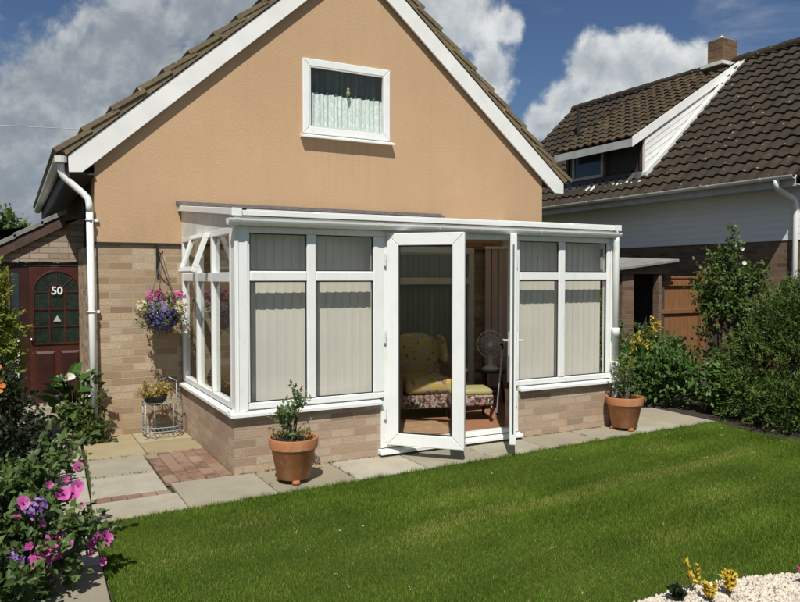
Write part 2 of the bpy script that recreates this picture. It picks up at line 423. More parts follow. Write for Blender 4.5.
def mesh_np(name, V, tris):
    me = bpy.data.meshes.new(name); V = np.asarray(V, dtype=np.float32); T = np.asarray(tris, dtype=np.int32)
    me.vertices.add(len(V)); me.vertices.foreach_set('co', V.ravel())
    me.loops.add(T.size); me.loops.foreach_set('vertex_index', T.ravel())
    me.polygons.add(len(T)); me.polygons.foreach_set('loop_start', np.arange(0, T.size, 3, dtype=np.int32))
    try: me.polygons.foreach_set('loop_total', np.full(len(T), 3, dtype=np.int32))
    except Exception: pass
    me.update(calc_edges=True); return me

def rbox(mb_name, c, size, bev, mat, parent, seg=3, sub=0, rot=None, origin=None):
    m = MB(); x, y, z = c; a, b, d = size
    m.box(x-a/2, x+a/2, y-b/2, y+b/2, z-d/2, z+d/2)
    if rot is not None:
        Rm = Matrix.Rotation(rot[1], 4, rot[0]); cc = Vector(c)
        m.v = [tuple(Rm @ (Vector(p)-cc)+cc) for p in m.v]
    return m.build(mb_name, mat, parent, origin, bevel=bev, seg=seg, smooth=True, sub=sub)

# ------------------------------------------------------------------ foliage helpers
def norm(a): return a/np.maximum(np.linalg.norm(a, axis=-1, keepdims=True), 1e-9)
LEAF = {'oval': ([(0, 0, 0), (.3, .5, .06), (.3, 0, -.04), (.3, -.5, .06), (.7, .42, .05), (.7, 0, -.06), (.7, -.42, .05), (1, 0, -.12)],
                 [(0, 2, 1), (0, 3, 2), (1, 2, 5), (1, 5, 4), (2, 3, 6), (2, 6, 5), (4, 5, 7), (5, 6, 7)]),
        'kite': ([(0, 0, 0), (.45, .5, .05), (.45, -.5, .05), (1, 0, -.06)], [(0, 3, 1), (0, 2, 3)]),
        'heart': ([(0, 0, 0), (-.12, .3, .04), (.15, .52, .08), (.2, 0, -.06), (.15, -.52, .08), (-.12, -.3, .04), (.6, .34, .05), (.6, 0, -.08), (.6, -.34, .05), (1.05, 0, -.25)],
                  [(0, 3, 1), (1, 3, 2), (0, 5, 3), (3, 5, 4), (2, 3, 7), (2, 7, 6), (3, 4, 8), (3, 8, 7), (6, 7, 9), (7, 8, 9)])}
def leaves(name, P, D, N, L, W, mat, parent, shape='kite', var=None):
    P = np.asarray(P, float); n = len(P); D = norm(np.asarray(D, float)); N = np.asarray(N, float)
    S = norm(np.cross(N, D)); N = np.cross(D, S)
    tv, tf = LEAF[shape]; tv = np.array(tv); k = len(tv)
    L = np.broadcast_to(np.asarray(L, float), (n,))[:, None, None]; W = np.broadcast_to(np.asarray(W, float), (n,))[:, None, None]
    V = P[:, None, :]+D[:, None, :]*tv[None, :, 0:1]*L+S[:, None, :]*tv[None, :, 1:2]*W+N[:, None, :]*tv[None, :, 2:3]*L
    F = (np.arange(n)*k)[:, None, None]+np.array(tf)[None]
    me = mesh_np(name, V.reshape(-1, 3), F.reshape(-1, 3))
    if var is None: var = rng.random(n)
    set_var(me, np.repeat(var, k))
    return link(name, me, mat, parent)
def twigs_to_stem(m, A, B, r):
    for a, b in zip(A, B): m.tube([a, b], [r, r*.5], 3, False)
def bush(parent, blobs, n_twig, per, twig_len, L, W, mat, shape='kite', up=.5, spread=.9, inner=.45, stem_mat=None, base=None, part='foliage', stems=8, droop=0., gap=.5, seed=0, sunvar=True):
    g = np.random.default_rng(seed+11)
    blobs = [(np.array(c, float), np.array(r, float)) for c, r in blobs]
    vol = np.array([r.prod()**.7 for c, r in blobs]); pick = g.choice(len(blobs), n_twig, p=vol/vol.sum())
    C = np.array([blobs[i][0] for i in pick]); RR = np.array([blobs[i][1] for i in pick])
    d = norm(g.normal(size=(n_twig, 3))+np.array([0, 0, .25]))
    # clumpy: modulate radius with a few random lobes
    lob = norm(g.normal(size=(14, 3))); lw = g.uniform(-1, 1, 14)
    mod = 1+.14*(np.maximum(d@lob.T, 0)**6 @ lw)
    rad = (inner+(1-inner)*g.random(n_twig)**.6)*mod
    T = C+d*RR*rad[:, None]
    dirs = norm(d+np.array([0, 0, up])+g.normal(size=(n_twig, 3))*.45)
    T[:, 2] = np.maximum(T[:, 2], .03)
    tl = twig_len*g.uniform(.6, 1.3, n_twig)
    A = T-dirs*(tl*.5)[:, None]; B = T+dirs*(tl*.5)[:, None]
    s = np.tile(np.linspace(.12, 1, per), n_twig); idx = np.repeat(np.arange(n_twig), per)
    P = A[idx]+(B-A)[idx]*s[:, None]+g.normal(size=(len(idx), 3))*twig_len*.05
    P[:, 2] -= droop*s**2*tl[idx]
    D = norm(dirs[idx]*(1-spread*.6)+g.normal(size=(len(idx), 3))*spread*.75)
    N = norm(g.normal(size=(len(idx), 3))*.55+np.array([-.2, -.35, .8]))
    sc = g.uniform(.45, 1.3, len(idx))
    clump = g.random(n_twig)[idx]
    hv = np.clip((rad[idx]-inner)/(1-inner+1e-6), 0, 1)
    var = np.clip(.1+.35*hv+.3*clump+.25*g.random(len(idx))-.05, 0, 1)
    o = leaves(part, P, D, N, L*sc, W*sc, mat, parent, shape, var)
    m = MB(); k = min(n_twig, 260); twigs_to_stem(m, A[:k], B[:k], max(.0022, L*.03))
    if base is not None:
        b = np.array(base, float)
        for i in g.choice(n_twig, stems):
            q = A[i]; mid = b*.5+q*.5+np.array([0, 0, .12*abs(q[2]-b[2])]); off = g.normal(size=3)*.02; off[2] = 0
            m.tube([b+off, mid, q], [.011, .008, .004], 5, False)
    if m.f: m.build('stem', stem_mat or M['stem'], parent, norm=False)
    return o, B
def flower_mesh(name, petals, r, cup=.25, wid=.8, rows=3):
    V, T, va = [], [], []
    for k in range(petals):
        a = 2*math.pi*k/petals+random.uniform(-.1, .1); ca, sa = math.cos(a), math.sin(a)
        prof = [(0.06, .10), (.45, .62), (.8, 1), (1.0, .55)]
        i = len(V)
        for q, (t, w) in enumerate(prof):
            ww = w*wid*r*math.tan(math.pi/petals)*1.05
            h = cup*r*(t**1.5)
            for sgn in (-1, 0, 1):
                x, y = t*r, sgn*ww
                V.append((ca*x-sa*y, sa*x+ca*y, h-(.05*r if sgn == 0 else 0)+random.uniform(-.04, .04)*r)); va.append(.15+.75*t+random.uniform(-.1, .1))
        for q in range(3):
            for j in range(2):
                a0 = i+q*3+j; T += [(a0, a0+1, a0+4), (a0, a0+4, a0+3)]
    me = mesh_np(name, V, T); set_var(me, np.clip(va, 0, 1)); return me
def orient(o, p, d, roll=0, s=1):
    q = Vector(d).normalized().to_track_quat('Z', 'Y'); o.rotation_mode = 'QUATERNION'
    from mathutils import Quaternion
    o.rotation_quaternion = q @ Quaternion((0, 0, 1), roll); o.location = p; o.scale = (s, s, s)
def scatter_small(part, P, D, mat, parent, r, petals=4, per=1, seed=0):
    """many tiny flowers of a cluster as one part"""
    g = np.random.default_rng(seed); P = np.asarray(P, float); n = len(P)
    PP = np.repeat(P, petals, 0); D = norm(np.asarray(D, float)); DD = np.repeat(D, petals, 0)
    u = norm(np.cross(DD, np.array([.31, .7, .2]))); w = np.cross(DD, u)
    a = np.tile(np.arange(petals)*2*np.pi/petals, n)+np.repeat(g.random(n)*6, petals)
    dirs = u*np.cos(a)[:, None]+w*np.sin(a)[:, None]+DD*.25
    return leaves(part, PP, dirs, DD, r*np.repeat(g.uniform(.7, 1.2, n), petals), r*.9, mat, parent, 'kite', np.repeat(g.random(n), petals))

def mitre(m, x0, x1, z0, z1, w, ya, yb):
    e = .0006
    for q in ([(x0, z0), (x1, z0), (x1-w+e, z0+w-e), (x0+w-e, z0+w-e)], [(x0, z1), (x0+w-e, z1-w+e), (x1-w+e, z1-w+e), (x1, z1)],
              [(x0, z0+2*e), (x0+w-e, z0+w+e), (x0+w-e, z1-w-e), (x0, z1-2*e)], [(x1, z0+2*e), (x1, z1-2*e), (x1-w+e, z1-w-e), (x1-w+e, z0+w+e)]):
        m.prism(q, 'y', ya, yb)

# ------------------------------------------------------------------ camera, world, sun
cam = bpy.data.objects.new('camera', bpy.data.cameras.new('camera')); col.objects.link(cam)
cam.data.sensor_width = 36; cam.data.lens = 725/800*36; cam.data.clip_end = 5000; cam.data.clip_start = .05
cam.location = (0, 0, 1.65); cam.rotation_euler = (R(90-1.9), 0, R(-28.3)); scene.camera = cam
SUN_AZ, SUN_EL = 31., 54.
sd = bpy.data.lights.new('sun', 'SUN'); sd.energy = 5.1; sd.angle = R(.55); sd.color = (1, .955, .875)
sun = bpy.data.objects.new('sun', sd); col.objects.link(sun)
sdir = Vector((-math.sin(R(SUN_AZ))*math.cos(R(SUN_EL)), -math.cos(R(SUN_AZ))*math.cos(R(SUN_EL)), math.sin(R(SUN_EL))))
sun.rotation_euler = sdir.to_track_quat('Z', 'Y').to_euler(); sun.location = (-6, -8, 14)
scene.view_settings.view_transform = 'Standard'; scene.view_settings.look = 'None'; scene.view_settings.exposure = 0

world = bpy.data.worlds.new('World'); scene.world = world; world.use_nodes = True
def build_world():
    t = NT(world.node_tree); t.n.clear(); out = t.node('ShaderNodeOutputWorld')
    sky = t.node('ShaderNodeTexSky'); sky.sky_type = 'NISHITA'; sky.sun_disc = False
    sky.sun_elevation = R(SUN_EL); sky.sun_rotation = R(180+SUN_AZ); sky.air_density = 1.0; sky.dust_density = .6; sky.ozone_density = 2.2
    bg = t.node('ShaderNodeBackground'); t.put(bg.inputs[0], t.mix(1, sky.outputs[0], (.62, .72, .86), 'MULTIPLY')); bg.inputs[1].default_value = .075
    tc = t.node('ShaderNodeTexCoord'); d = tc.outputs['Generated']
    # cumulus masses: (azimuth east of +Y, elevation, angular radius) in degrees
    CL = [(43.6, 15.4, 2.3), (46.3, 15.0, 2.5), (49.6, 14.0, 2.4), (52.0, 13.6, 1.9), (41.4, 12.9, 1.9), (39.4, 11.6, 1.3), (54.2, 13.6, 1.3), (44, 12, 3.0), (48, 11, 3.0),
          (32.6, 19.3, 3.6), (35.0, 15.5, 2.0), (30.5, 21, 3.6), (28, 17, 3.5), (36.6, 18.8, 1.2),
          (3.2, 13.0, 4.2), (-1.5, 9.0, 5.0), (8.5, 16.0, 5.0), (14, 20.0, 5.0), (5.5, 8.0, 5.0), (12, 9, 6), (18, 23, 5), (0, 4, 5), (-9, 12, 8), (-14, 22, 7),
          (70, 18, 6), (62, 33, 5), (20, 40, 9), (-30, 30, 10), (90, 15, 8), (110, 25, 10), (-60, 14, 10), (-90, 28, 12), (150, 20, 12), (200, 16, 12), (240, 30, 14)]
    total = None
    for az, el, r in CL:
        a, e = R(az), R(el); c = (math.sin(a)*math.cos(e), math.cos(a)*math.cos(e), math.sin(e))
        dp = t.node('ShaderNodeVectorMath', operation='DISTANCE'); t.put(dp.inputs[0], d); dp.inputs[1].default_value = c
        v = t.math('SUBTRACT', 1, t.math('DIVIDE', dp.outputs['Value'], R(r)*1.25))
        total = v if total is None else t.math('SMOOTH_MAX', total, v, .25)
    n1 = t.noise(d, 16, 9, .62, dist=.25); n2 = t.noise(d, 6, 5, .55)
    dens = t.math('ADD', total, t.math('MULTIPLY', t.math('SUBTRACT', n1, .5), 1.5))
    dens = t.math('ADD', dens, t.math('MULTIPLY', t.math('SUBTRACT', n2, .5), .7))
    mask = t.maprange(dens, .02, .46, 0, 1, True)
    # faint high wisps
    wis = t.maprange(t.noise(t.mapping(d, (1, 1, 2.6)), 4.2, 8, .6, dist=.6), .52, .86, 0, .40, True)
    mask = t.math('MAXIMUM', mask, wis)
    # shading: offset sampling towards the sun gives lit tops and grey undersides
    off = t.node('ShaderNodeVectorMath', operation='ADD'); t.put(off.inputs[0], d); off.inputs[1].default_value = (-.006, -.004, .022)
    n3 = t.noise(off.outputs[0], 16, 9, .62, dist=.25)
    rel = t.maprange(t.math('SUBTRACT', n1, n3), -.13, .16)
    thick = t.maprange(dens, .25, 1.25)
    sep = t.node('ShaderNodeSeparateXYZ'); t.put(sep.inputs[0], d)
    # the eastern cumulus is bright, the western mass is grey
    east = t.maprange(sep.outputs[0], .22, .50)
    sh = t.math('ADD', t.math('MULTIPLY', rel, .5), t.math('MULTIPLY', t.math('SUBTRACT', 1, thick), .34))
    sh = t.math('ADD', sh, t.math('MULTIPLY', t.math('SUBTRACT', t.noise(d, 9, 4), .5), .7))
    lit = t.ramp(sh, [(0, (.36, .40, .45)), (.4, (.55, .59, .62)), (.8, (.80, .82, .82))])
    grey = t.ramp(sh, [(0, (.21, .25, .30)), (.45, (.31, .35, .395)), (.9, (.54, .57, .59))])
    cc = t.mix(east, grey, lit)
    bg2 = t.node('ShaderNodeBackground'); t.put(bg2.inputs[0], cc); bg2.inputs[1].default_value = .95
    mx = t.node('ShaderNodeMixShader'); t.l.new(mask, mx.inputs[0]); t.l.new(bg.outputs[0], mx.inputs[1]); t.l.new(bg2.outputs[0], mx.inputs[2])
    t.l.new(mx.outputs[0], out.inputs[0])
    world.cycles.sampling_method = 'MANUAL'; world.cycles.sample_map_resolution = 512
build_world()

# ------------------------------------------------------------------ ground, lawn, paving
def flat(name, pts, z, mat, kind='structure', thick=.0):
    m = MB(); m.poly([(x, y, z) for x, y in pts]); o = m.build(name, mat, norm=False); tag(o, kind=kind); return o
LAWN = [(.40, 1.9), (.487, 5.16), (2.85, 5.29), (7.06, 5.52), (6.9, 4.9), (7.1, 3.9), (8.4, 1.9)]
flat('ground', [(-900, -900), (900, -900), (900, 900), (-900, 900)], -.03, M['ground'])
flat('lawn', LAWN, .0, M['lawn'])
flat('flower_bed', [(-2.6, 1.2), (.08, 1.2), (.16, 5.6), (.02, 6.2), (-.1, 9.6), (-2.6, 9.6)], .012, M['soilm'])
flat('shrub_bed', [(6.8, 4.4), (7.06, 5.51), (7.05, 6.4), (6.6, 7.1), (6.6, 9.4), (10.6, 9.4), (10.6, 2), (8.4, 1.9), (7.0, 3.9)], .006, M['soilm'])

def slabs(name, rects, mat, gap=.006, z0=-.02, z1=.012, jitter=.003):
    V, F, var = [], [], []
    m = MB()
    for q in rects:
        c = np.mean(np.array(q), 0); zz = z1+random.uniform(-jitter, jitter); tl = [random.uniform(-.002, .002) for _ in range(4)]
        p = [np.array(a)+(c-np.array(a))/np.linalg.norm(c-np.array(a))*gap for a in q]
        m.hexa([(a[0], a[1], z0) for a in p]+[(a[0], a[1], zz+e) for a, e in zip(p, tl)]); var += [random.random()]*8
    o = m.build(name, mat, bevel=.004, seg=1); set_var(o.data, var); tag(o, kind='structure'); return o
def lin(a, b, t): return (a[0]+(b[0]-a[0])*t, a[1]+(b[1]-a[1])*t)
rects = []
# strip in front of the conservatory
xs = [1.10, 1.78, 2.46, 3.14, 3.83, 4.52, 5.2, 5.88]
def fy(x): return 5.16+.0548*(x-.487)
for a, b in zip(xs[:-1], xs[1:]): rects.append([(a, fy(a)), (b, fy(b)), (b, 5.9), (a, 5.9)])
# to the right of the conservatory
for a, b in ((5.88, 6.5), (6.5, 7.06)):
    rects.append([(a, fy(a)), (b, fy(b)), (b, 6.0), (a, 6.0)])
    rects.append([(a, 6.0), (b, 6.0), (b-.0, 6.6 if b < 7 else 6.45), (a, 6.75 if a < 6 else 6.6)])
rects.append([(5.9, 6.75), (6.5, 6.6), (6.5, 7.4), (5.9, 7.4)])
# left terrace
rects += [[(.478, 5.155), (1.10, 5.2), (1.10, 5.62), (.49, 5.60)], [(.50, 5.74), (1.06, 5.75), (1.06, 6.32), (.55, 6.32)],
          [(.55, 6.32), (1.06, 6.32), (1.06, 6.96), (.58, 6.96)], [(.58, 6.96), (1.1, 6.96), (1.1, 7.5), (.6, 7.5)],
          [(1.1, 6.96), (1.64, 6.96), (1.64, 7.5), (1.1, 7.5)], [(.6, 7.5), (1.1, 7.5), (1.1, 7.98), (.62, 7.98)], [(1.1, 7.5), (1.64, 7.5), (1.64, 7.98), (1.1, 7.98)]]
slabs('patio', rects[:-4], M['slab']); slabs('patio', rects[-4:], M['slab_tan'])
pv = []
for i in range(5):
    for j in range(-1, 9):
        x0, x1 = 1.07+i*.108, 1.07+(i+1)*.108; y0 = 5.92+j*.215-(.107 if i % 2 else 0)
        y1 = min(y0+.213, 6.95); y0 = max(y0, 5.905)
        if y1-y0 > .02: pv.append([(x0, y0), (x1, y0), (x1, y1), (x0, y1)])
for i in range(5): pv.append([(.53+i*.107*1.0, 5.615), (.53+(i+1)*.107, 5.615), (.53+(i+1)*.107, 5.73), (.53+i*.107, 5.73)])
slabs('brick_paving', pv, M['paver'], gap=.004, z1=.013)
pr_ = []
ys = [1.2, 1.85, 2.5, 3.1, 3.75, 4.4, 5.05, 5.7]
for a, b in zip(ys[:-1], ys[1:]):
    pr_.append([(.12, a), (.385+.024*(a-1.9)*.9, a), (.385+.024*(b-1.9)*.9, b), (.14, b)])
pr_ += [[(.16, 5.7), (.50, 5.7), (.53, 6.4), (.10, 6.4)], [(.10, 6.4), (.53, 6.4), (.57, 7.2), (.05, 7.2)], [(.05, 7.2), (.57, 7.2), (.60, 8.0), (0, 8.0)], [(0, 8), (.6, 8), (.7, 8.9), (0, 8.9)], [(0, 8.9), (.7, 8.9), (.8, 9.8), (0, 9.8)]]
slabs('path', pr_, M['slab'])

# grass blades
def make_grass():
    g = np.random.default_rng(3)
    n = 330000
    # density falls with distance from the viewpoint side of the lawn
    X = g.uniform(.36, 8.3, n*3); Y = 1.95+3.6*g.random(n*3)**1.15
    def inside(x, y):
        res = np.zeros(len(x), bool); k = len(LAWN)
        for i in range(k):
            (x1, y1), (x2, y2) = LAWN[i], LAWN[(i+1) % k]
            c = ((y1 > y) != (y2 > y)) & (x < (x2-x1)*(y-y1)/(y2-y1+1e-12)+x1); res ^= c
        return res
    # kept to what stands in view, the gravel bed left free
    keep = inside(X, Y+g.normal(size=len(Y))*.012) & (X < 1.2+Y*1.62) & (X > .08*Y-.2) & ~(((X-2.9)/1.75)**2+((Y-1.4)/1.2)**2 < .985)
    keep &= (Y > 3.55-.40*X)
    X, Y = X[keep][:n], Y[keep][:n]; n = len(X)
    stripe = (np.sin((Y-.12*X)*2*np.pi/.5)+.4*np.sin(X*3+Y*5)) > 0
    lean = np.where(stripe, 1, -1)*.09
    h = g.uniform(.011, .025, n)*(1+.25*np.sin(X*1.7+Y*2.1)); a = g.random(n)*2*np.pi; w = g.uniform(.0016, .0032, n)
    dx = np.cos(a)*w; dy = np.sin(a)*w
    lx = lean*.9+g.normal(size=n)*.38; ly = .1*lean+g.normal(size=n)*.38
    z0 = np.full(n, -.004)
    V = np.empty((n, 3, 3)); V[:, 0] = np.stack([X-dx, Y-dy, z0], 1); V[:, 1] = np.stack([X+dx, Y+dy, z0], 1)
    V[:, 2] = np.stack([X+lx*h, Y+ly*h, h], 1)
    base = .33+.05*np.where(stripe, 1, 0)+.35*g.random(n)+.10*np.sin(X*2.3+1)*np.sin(Y*3.1)
    dry = (np.abs((Y-4.15)-.10*(X-3.5)+.04*np.sin(X*4)) < .10) & (X > 2.2) & (X < 6.2) & (g.random(n) < .42)
    dry |= (g.random(n) < .05)
    pat = np.zeros(n)
    for cx, cy, rr in ((3.1, 4.6, .35), (4.6, 3.6, .45), (2.2, 3.9, .3), (5.4, 4.9, .3), (1.4, 4.7, .35), (4.9, 4.35, .25), (3.7, 3.2, .3), (.9, 4.3, .25)):
        pat = np.maximum(pat, np.exp(-(((X-cx)/rr)**2+((Y-cy)/(rr*.4))**2)))
    dry |= g.random(n) < pat*.3
    base += .10*np.sin(X*5.1+Y*2.2)*np.sin(Y*6.3-X*1.9)
    base[dry] = g.uniform(.85, 1, dry.sum())
    me = mesh_np('grass', V.reshape(-1, 3), np.arange(n*3).reshape(-1, 3)); set_var(me, np.repeat(np.clip(base, 0, 1), 3))
    o = link('grass', me, M['grass']); tag(o, 'short mown green grass of the lawn', 'grass', kind='stuff')
    # ragged longer tufts along the paving edge
    k = 5200; ex = g.uniform(.49, 7.0, k); ey = 5.155+.0548*(ex-.487)+g.normal(size=k)*.012-.006
    ex[:1200] = .40+.024*g.uniform(1.9, 5.1, 1200); kk = g.uniform(2.0, 5.15, 1200); ex[:1200] = .385+.0216*(kk-1.9)+.02+g.normal(size=1200)*.008; ey[:1200] = kk
    hh = g.uniform(.02, .05, k)*(.5+np.abs(np.sin(ex*9))*.6); aa = g.random(k)*6.28
    V2 = np.empty((k, 3, 3)); V2[:, 0] = np.stack([ex-np.cos(aa)*.002, ey-np.sin(aa)*.002, np.zeros(k)], 1); V2[:, 1] = np.stack([ex+np.cos(aa)*.002, ey+np.sin(aa)*.002, np.zeros(k)], 1)
    V2[:, 2] = np.stack([ex+g.normal(size=k)*.012, ey+g.normal(size=k)*.014, hh], 1)
    me = mesh_np('grass_edge', V2.reshape(-1, 3), np.arange(k*3).reshape(-1, 3)); set_var(me, np.repeat(g.uniform(.1, .8, k), 3))
    tag(link('grass_edge', me, M['grass']), 'ragged longer grass along the lawn edge by the paving', 'grass', kind='stuff')
    k = 34; cx = g.uniform(.9, 6.8, k); cy = g.uniform(2.6, 5.2, k)
    P = np.stack([cx, cy, np.full(k, .022)], 1); P = np.repeat(P, 6, 0)+g.normal(size=(k*6, 3))*.005
    tag(leaves('clover_flowers', P, g.normal(size=(k*6, 3))+np.array([0, 0, 1.]), np.tile([[0, -.6, .8]], (k*6, 1)), .006, .004, M['p_white'], None, 'kite'), 'tiny white clover flowers scattered over the lawn', 'clover', kind='stuff')
make_grass()
def make_moss():
    g = np.random.default_rng(77); n = 2600; L_ = []
    def seg(a, b, m_): 
        t = g.random(m_); L_.append(np.stack([a[0]+(b[0]-a[0])*t, a[1]+(b[1]-a[1])*t], 1)+g.normal(size=(m_, 2))*.007)
    for x in (1.78, 2.46, 3.83, 5.2, 5.88, 6.5): seg((x, fy(x)), (x, 5.88), 90)
    seg((1.65, 5.875), (2.9, 5.875), 420); seg((4.6, 5.875), (5.8, 5.875), 420); seg((1.605, 5.95), (1.605, 7.9), 340); seg((.75, 7.93), (1.6, 7.93), 260); seg((.5, 5.2), (.6, 7.4), 500); seg((.53, 6.32), (1.06, 6.32), 90); seg((1.07, 5.75), (1.07, 6.95), 160); seg((.6, 6.96), (1.6, 6.96), 130)
    P = np.concatenate(L_); clump = np.sin(P[:, 0]*23)+np.sin(P[:, 1]*29+1) > .1; P = P[clump]; n = len(P)
    P3 = np.column_stack([P, np.full(n, .012)]); D = norm(np.column_stack([g.normal(size=(n, 2))*.6, np.full(n, .8)]))
    tag(leaves('moss', P3, D, g.normal(size=(n, 3)), g.uniform(.006, .022, n), g.uniform(.003, .007, n), M['lf_ivy'], None, 'kite'), 'moss and tiny weeds in the paving joints', 'moss', kind='stuff')
make_moss()

# gravel bed with loose stones
def make_gravel():
    m = MB(); n = 40
    pts = [(2.9+1.75*math.cos(2*math.pi*k/n)*(1+.012*math.sin(3*k)), 1.4+1.2*math.sin(2*math.pi*k/n)*(1+.012*math.sin(5*k))) for k in range(n)]
    m.poly([(x, y, .012) for x, y in pts]); tag(m.build('gravel_bed', M['gravel'], norm=False), kind='structure')
    g = np.random.default_rng(5); V, T, va = [], [], []
    octa = np.array([(1, 0, 0), (-1, 0, 0), (0, 1, 0), (0, -1, 0), (0, 0, 1), (0, 0, -1)], float); of = [(0, 2, 4), (2, 1, 4), (1, 3, 4), (3, 0, 4), (2, 0, 5), (1, 2, 5), (3, 1, 5), (0, 3, 5)]
    k = 0
    while k < 15000:
        x, y = g.uniform(-.55, 1), g.uniform(.3, 1)
        if x*x+y*y > 1 : continue
        px, py = 2.9+1.75*x, 1.4+1.2*y
        s = g.uniform(.006, .014); v = octa*(s*g.uniform(.7, 1.3, 3))+g.normal(size=(6, 3))*s*.12
        an = g.random()*6; c_, s_ = math.cos(an), math.sin(an); v = v@np.array([(c_, s_, 0), (-s_, c_, 0), (0, 0, 1)])
        V.append(v+np.array([px, py, .014+s*.3])); T.append(np.array(of)+k*6); k += 1
    me = mesh_np('pebbles', np.concatenate(V), np.concatenate(T)); me.polygons.foreach_set('use_smooth', [True]*len(me.polygons))
    tag(link('pebbles', me, M['pebble']), 'loose cream gravel stones in the bed at the lawn edge', 'gravel', kind='stuff')
make_gravel()

# ------------------------------------------------------------------ main house
HW = 7.95          # gable face
house = thing('house', 'peach rendered gable house with brick ground storey and white bargeboards', 'house', (3.6, 7.95, 0))
BY, KS = 7.86, 7.86/7.65          # bargeboard plane
def S(p): return (p[0]*KS, 1.65+(p[1]-1.65)*KS)
AP = S((3.55, 5.46))
def LZ(x): return 1.65+(2.37+.87*x/KS-1.65)*KS
def RZ(x): return 1.65+(8.39-.825*x/KS-1.65)*KS
WX0, WX1, WZ0, WZ1 = 3.02, 4.10, 3.33, 4.15      # window hole
m = MB()
def wallp(pts): m.poly([(x, HW-.02, z) for x, z in pts])
B0, xl, xr = 2.0, .77, 6.5
wallp([(xl, B0), (WX0, B0), (WX0, LZ(WX0)), (xl, LZ(xl))])
wallp([(WX1, B0), (xr, B0), (xr, RZ(xr)), (WX1, RZ(WX1))])
wallp([(WX0, B0), (WX1, B0), (WX1, WZ0), (WX0, WZ0)])
wallp([(WX0, WZ1), (WX1, WZ1), (WX1, RZ(WX1)), AP, (WX0, LZ(WX0))])
# reveals
m.poly([(WX0, HW-.02, WZ0), (WX0, HW+.2, WZ0), (WX0, HW+.2, WZ1), (WX0, HW-.02, WZ1)]); m.poly([(WX1, HW-.02, WZ0), (WX1, HW-.02, WZ1), (WX1, HW+.2, WZ1), (WX1, HW+.2, WZ0)])
m.poly([(WX0, HW-.02, WZ1), (WX1, HW-.02, WZ1), (WX1, HW+.2, WZ1), (WX0, HW+.2, WZ1)]); m.poly([(WX0, HW-.02, WZ0), (WX0, HW+.2, WZ0), (WX1, HW+.2, WZ0), (WX1, HW-.02, WZ0)])
# bell-cast foot and returns
m.poly([(xl, HW-.02, B0), (xl, HW, B0), (xr, HW, B0), (xr, HW-.02, B0)])
m.poly([(xl, HW-.02, B0), (xl, HW-.02, LZ(xl)), (xl, 8.3, LZ(xl)), (xl, 8.3, B0)])
m.poly([(xr, HW-.02, B0), (xr, 14.4, B0), (xr, 14.4, RZ(xr)), (xr, HW-.02, RZ(xr))])
m.build('gable_wall', M['stucco'], house, norm=False)
m = MB(); m.box(xl+.02, xr-.02, HW, 14.4, -.02, B0-.002); o = m.build('brick_wall', M['brick'], house)
m = MB(); m.box(.9, 6.4, 8.32, 14.38, B0, 2.95); m.prism([(.95, 2.95), (6.35, 2.95), (3.55, 5.2)], 'y', 14.2, 14.39)
m.build('rear_wall', M['brick_dark'], house)
m = MB(); m.box(WX0-.3, WX1+.3, 8.36, 8.38, WZ0-.3, WZ1+.3); m.build('room_shade', M['interior'], house)
m = MB(); m.box(xl-.002, xr+.002, HW-.026, HW-.004, B0-.012, B0+.006); m.build('drip_bead_shadow', M['rubber'], house)  # bead made near-black: its shadow line is put into the colour
# upper window
m = MB()
fx0, fx1, fz0, fz1, fw = 2.995, 4.122, 3.305, 4.165, .085
mitre(m, fx0, fx1, fz0, fz1, fw, HW-.045, HW+.03)
win = m.build('window', M['upvc'], house, bevel=.008)
m = MB(); m.box(fx0+fw-.005, fx1-fw+.005, HW-.012, HW-.006, fz0+fw-.005, fz1-fw+.005); m.build('pane', M['glass'], win)
m = MB()
for a in (0, 1):
    m.box(fx0+fw, fx1-fw, HW-.04, HW-.013, (fz0+fw if a == 0 else fz1-fw-.012), (fz0+fw+.012 if a == 0 else fz1-fw))
    m.box((fx0+fw if a == 0 else fx1-fw-.012), (fx0+fw+.012 if a == 0 else fx1-fw), HW-.0399, HW-.013, fz0+fw+.012, fz1-fw-.012)
m.build('glazing_bead', M['upvc_dirty'], win)
m = MB(); m.hexa([(fx0-.03, HW-.11, fz0-.055), (fx1+.03, HW-.11, fz0-.055), (fx1+.03, HW-.02, fz0-.045), (fx0-.03, HW-.02, fz0-.045), (fx0-.03, HW-.11, fz0-.03), (fx1+.03, HW-.11, fz0-.03), (fx1+.03, HW-.02, fz0-.002), (fx0-.03, HW-.02, fz0-.002)])
m.build('window_sill', M['upvc'], win, bevel=.004)
def wavy(x0, x1, z0, z1, y, amp, per, n=160, frill=0, jz=0):
    m = MB(); cols_ = []
    for i in range(n+1):
        x = x0+(x1-x0)*i/n; ph = x/per*2*math.pi; yy = y+amp*math.sin(ph+1.2*math.sin(ph*.31))+amp*.4*math.sin(ph*2.3)
        cols_.append([(x, yy, z0), (x, yy+.3*amp*math.sin(ph*.7), (z0+z1)/2), (x, yy, z1+frill*math.sin(ph*.5))])
    i0 = len(m.v)
    for c in cols_: m.v += c
    for i in range(n):
        for k in range(2):
            a = i0+i*3+k; m.f.append((a, a+3, a+4, a+1))
    return m
wavy(fx0+.05, fx1-.05, fz0+.05, fz1-.06, HW+.12, .016, .085, frill=0).build('curtain', M['curtain'], win, smooth=True, norm=False)
wavy(fx0+.06, fx1-.06, fz0+.06, 3.80, HW+.07, .014, .06, frill=.006).build('net_curtain', M['net'], win, smooth=True, norm=False)
m = MB(); m.lathe([(.0, -.05), (.02, -.045), (.026, -.025), (.02, -.005), (.008, .0), (.018, .015), (.016, .035), (0, .045)], (3.59, HW+.02, 3.86), 12); m.tube([(3.59, HW+.02, 3.9), (3.59, HW+.02, 4.08)], .0015, 4); m.build('hanging_ornament', M['p_cream'], win, smooth=True)
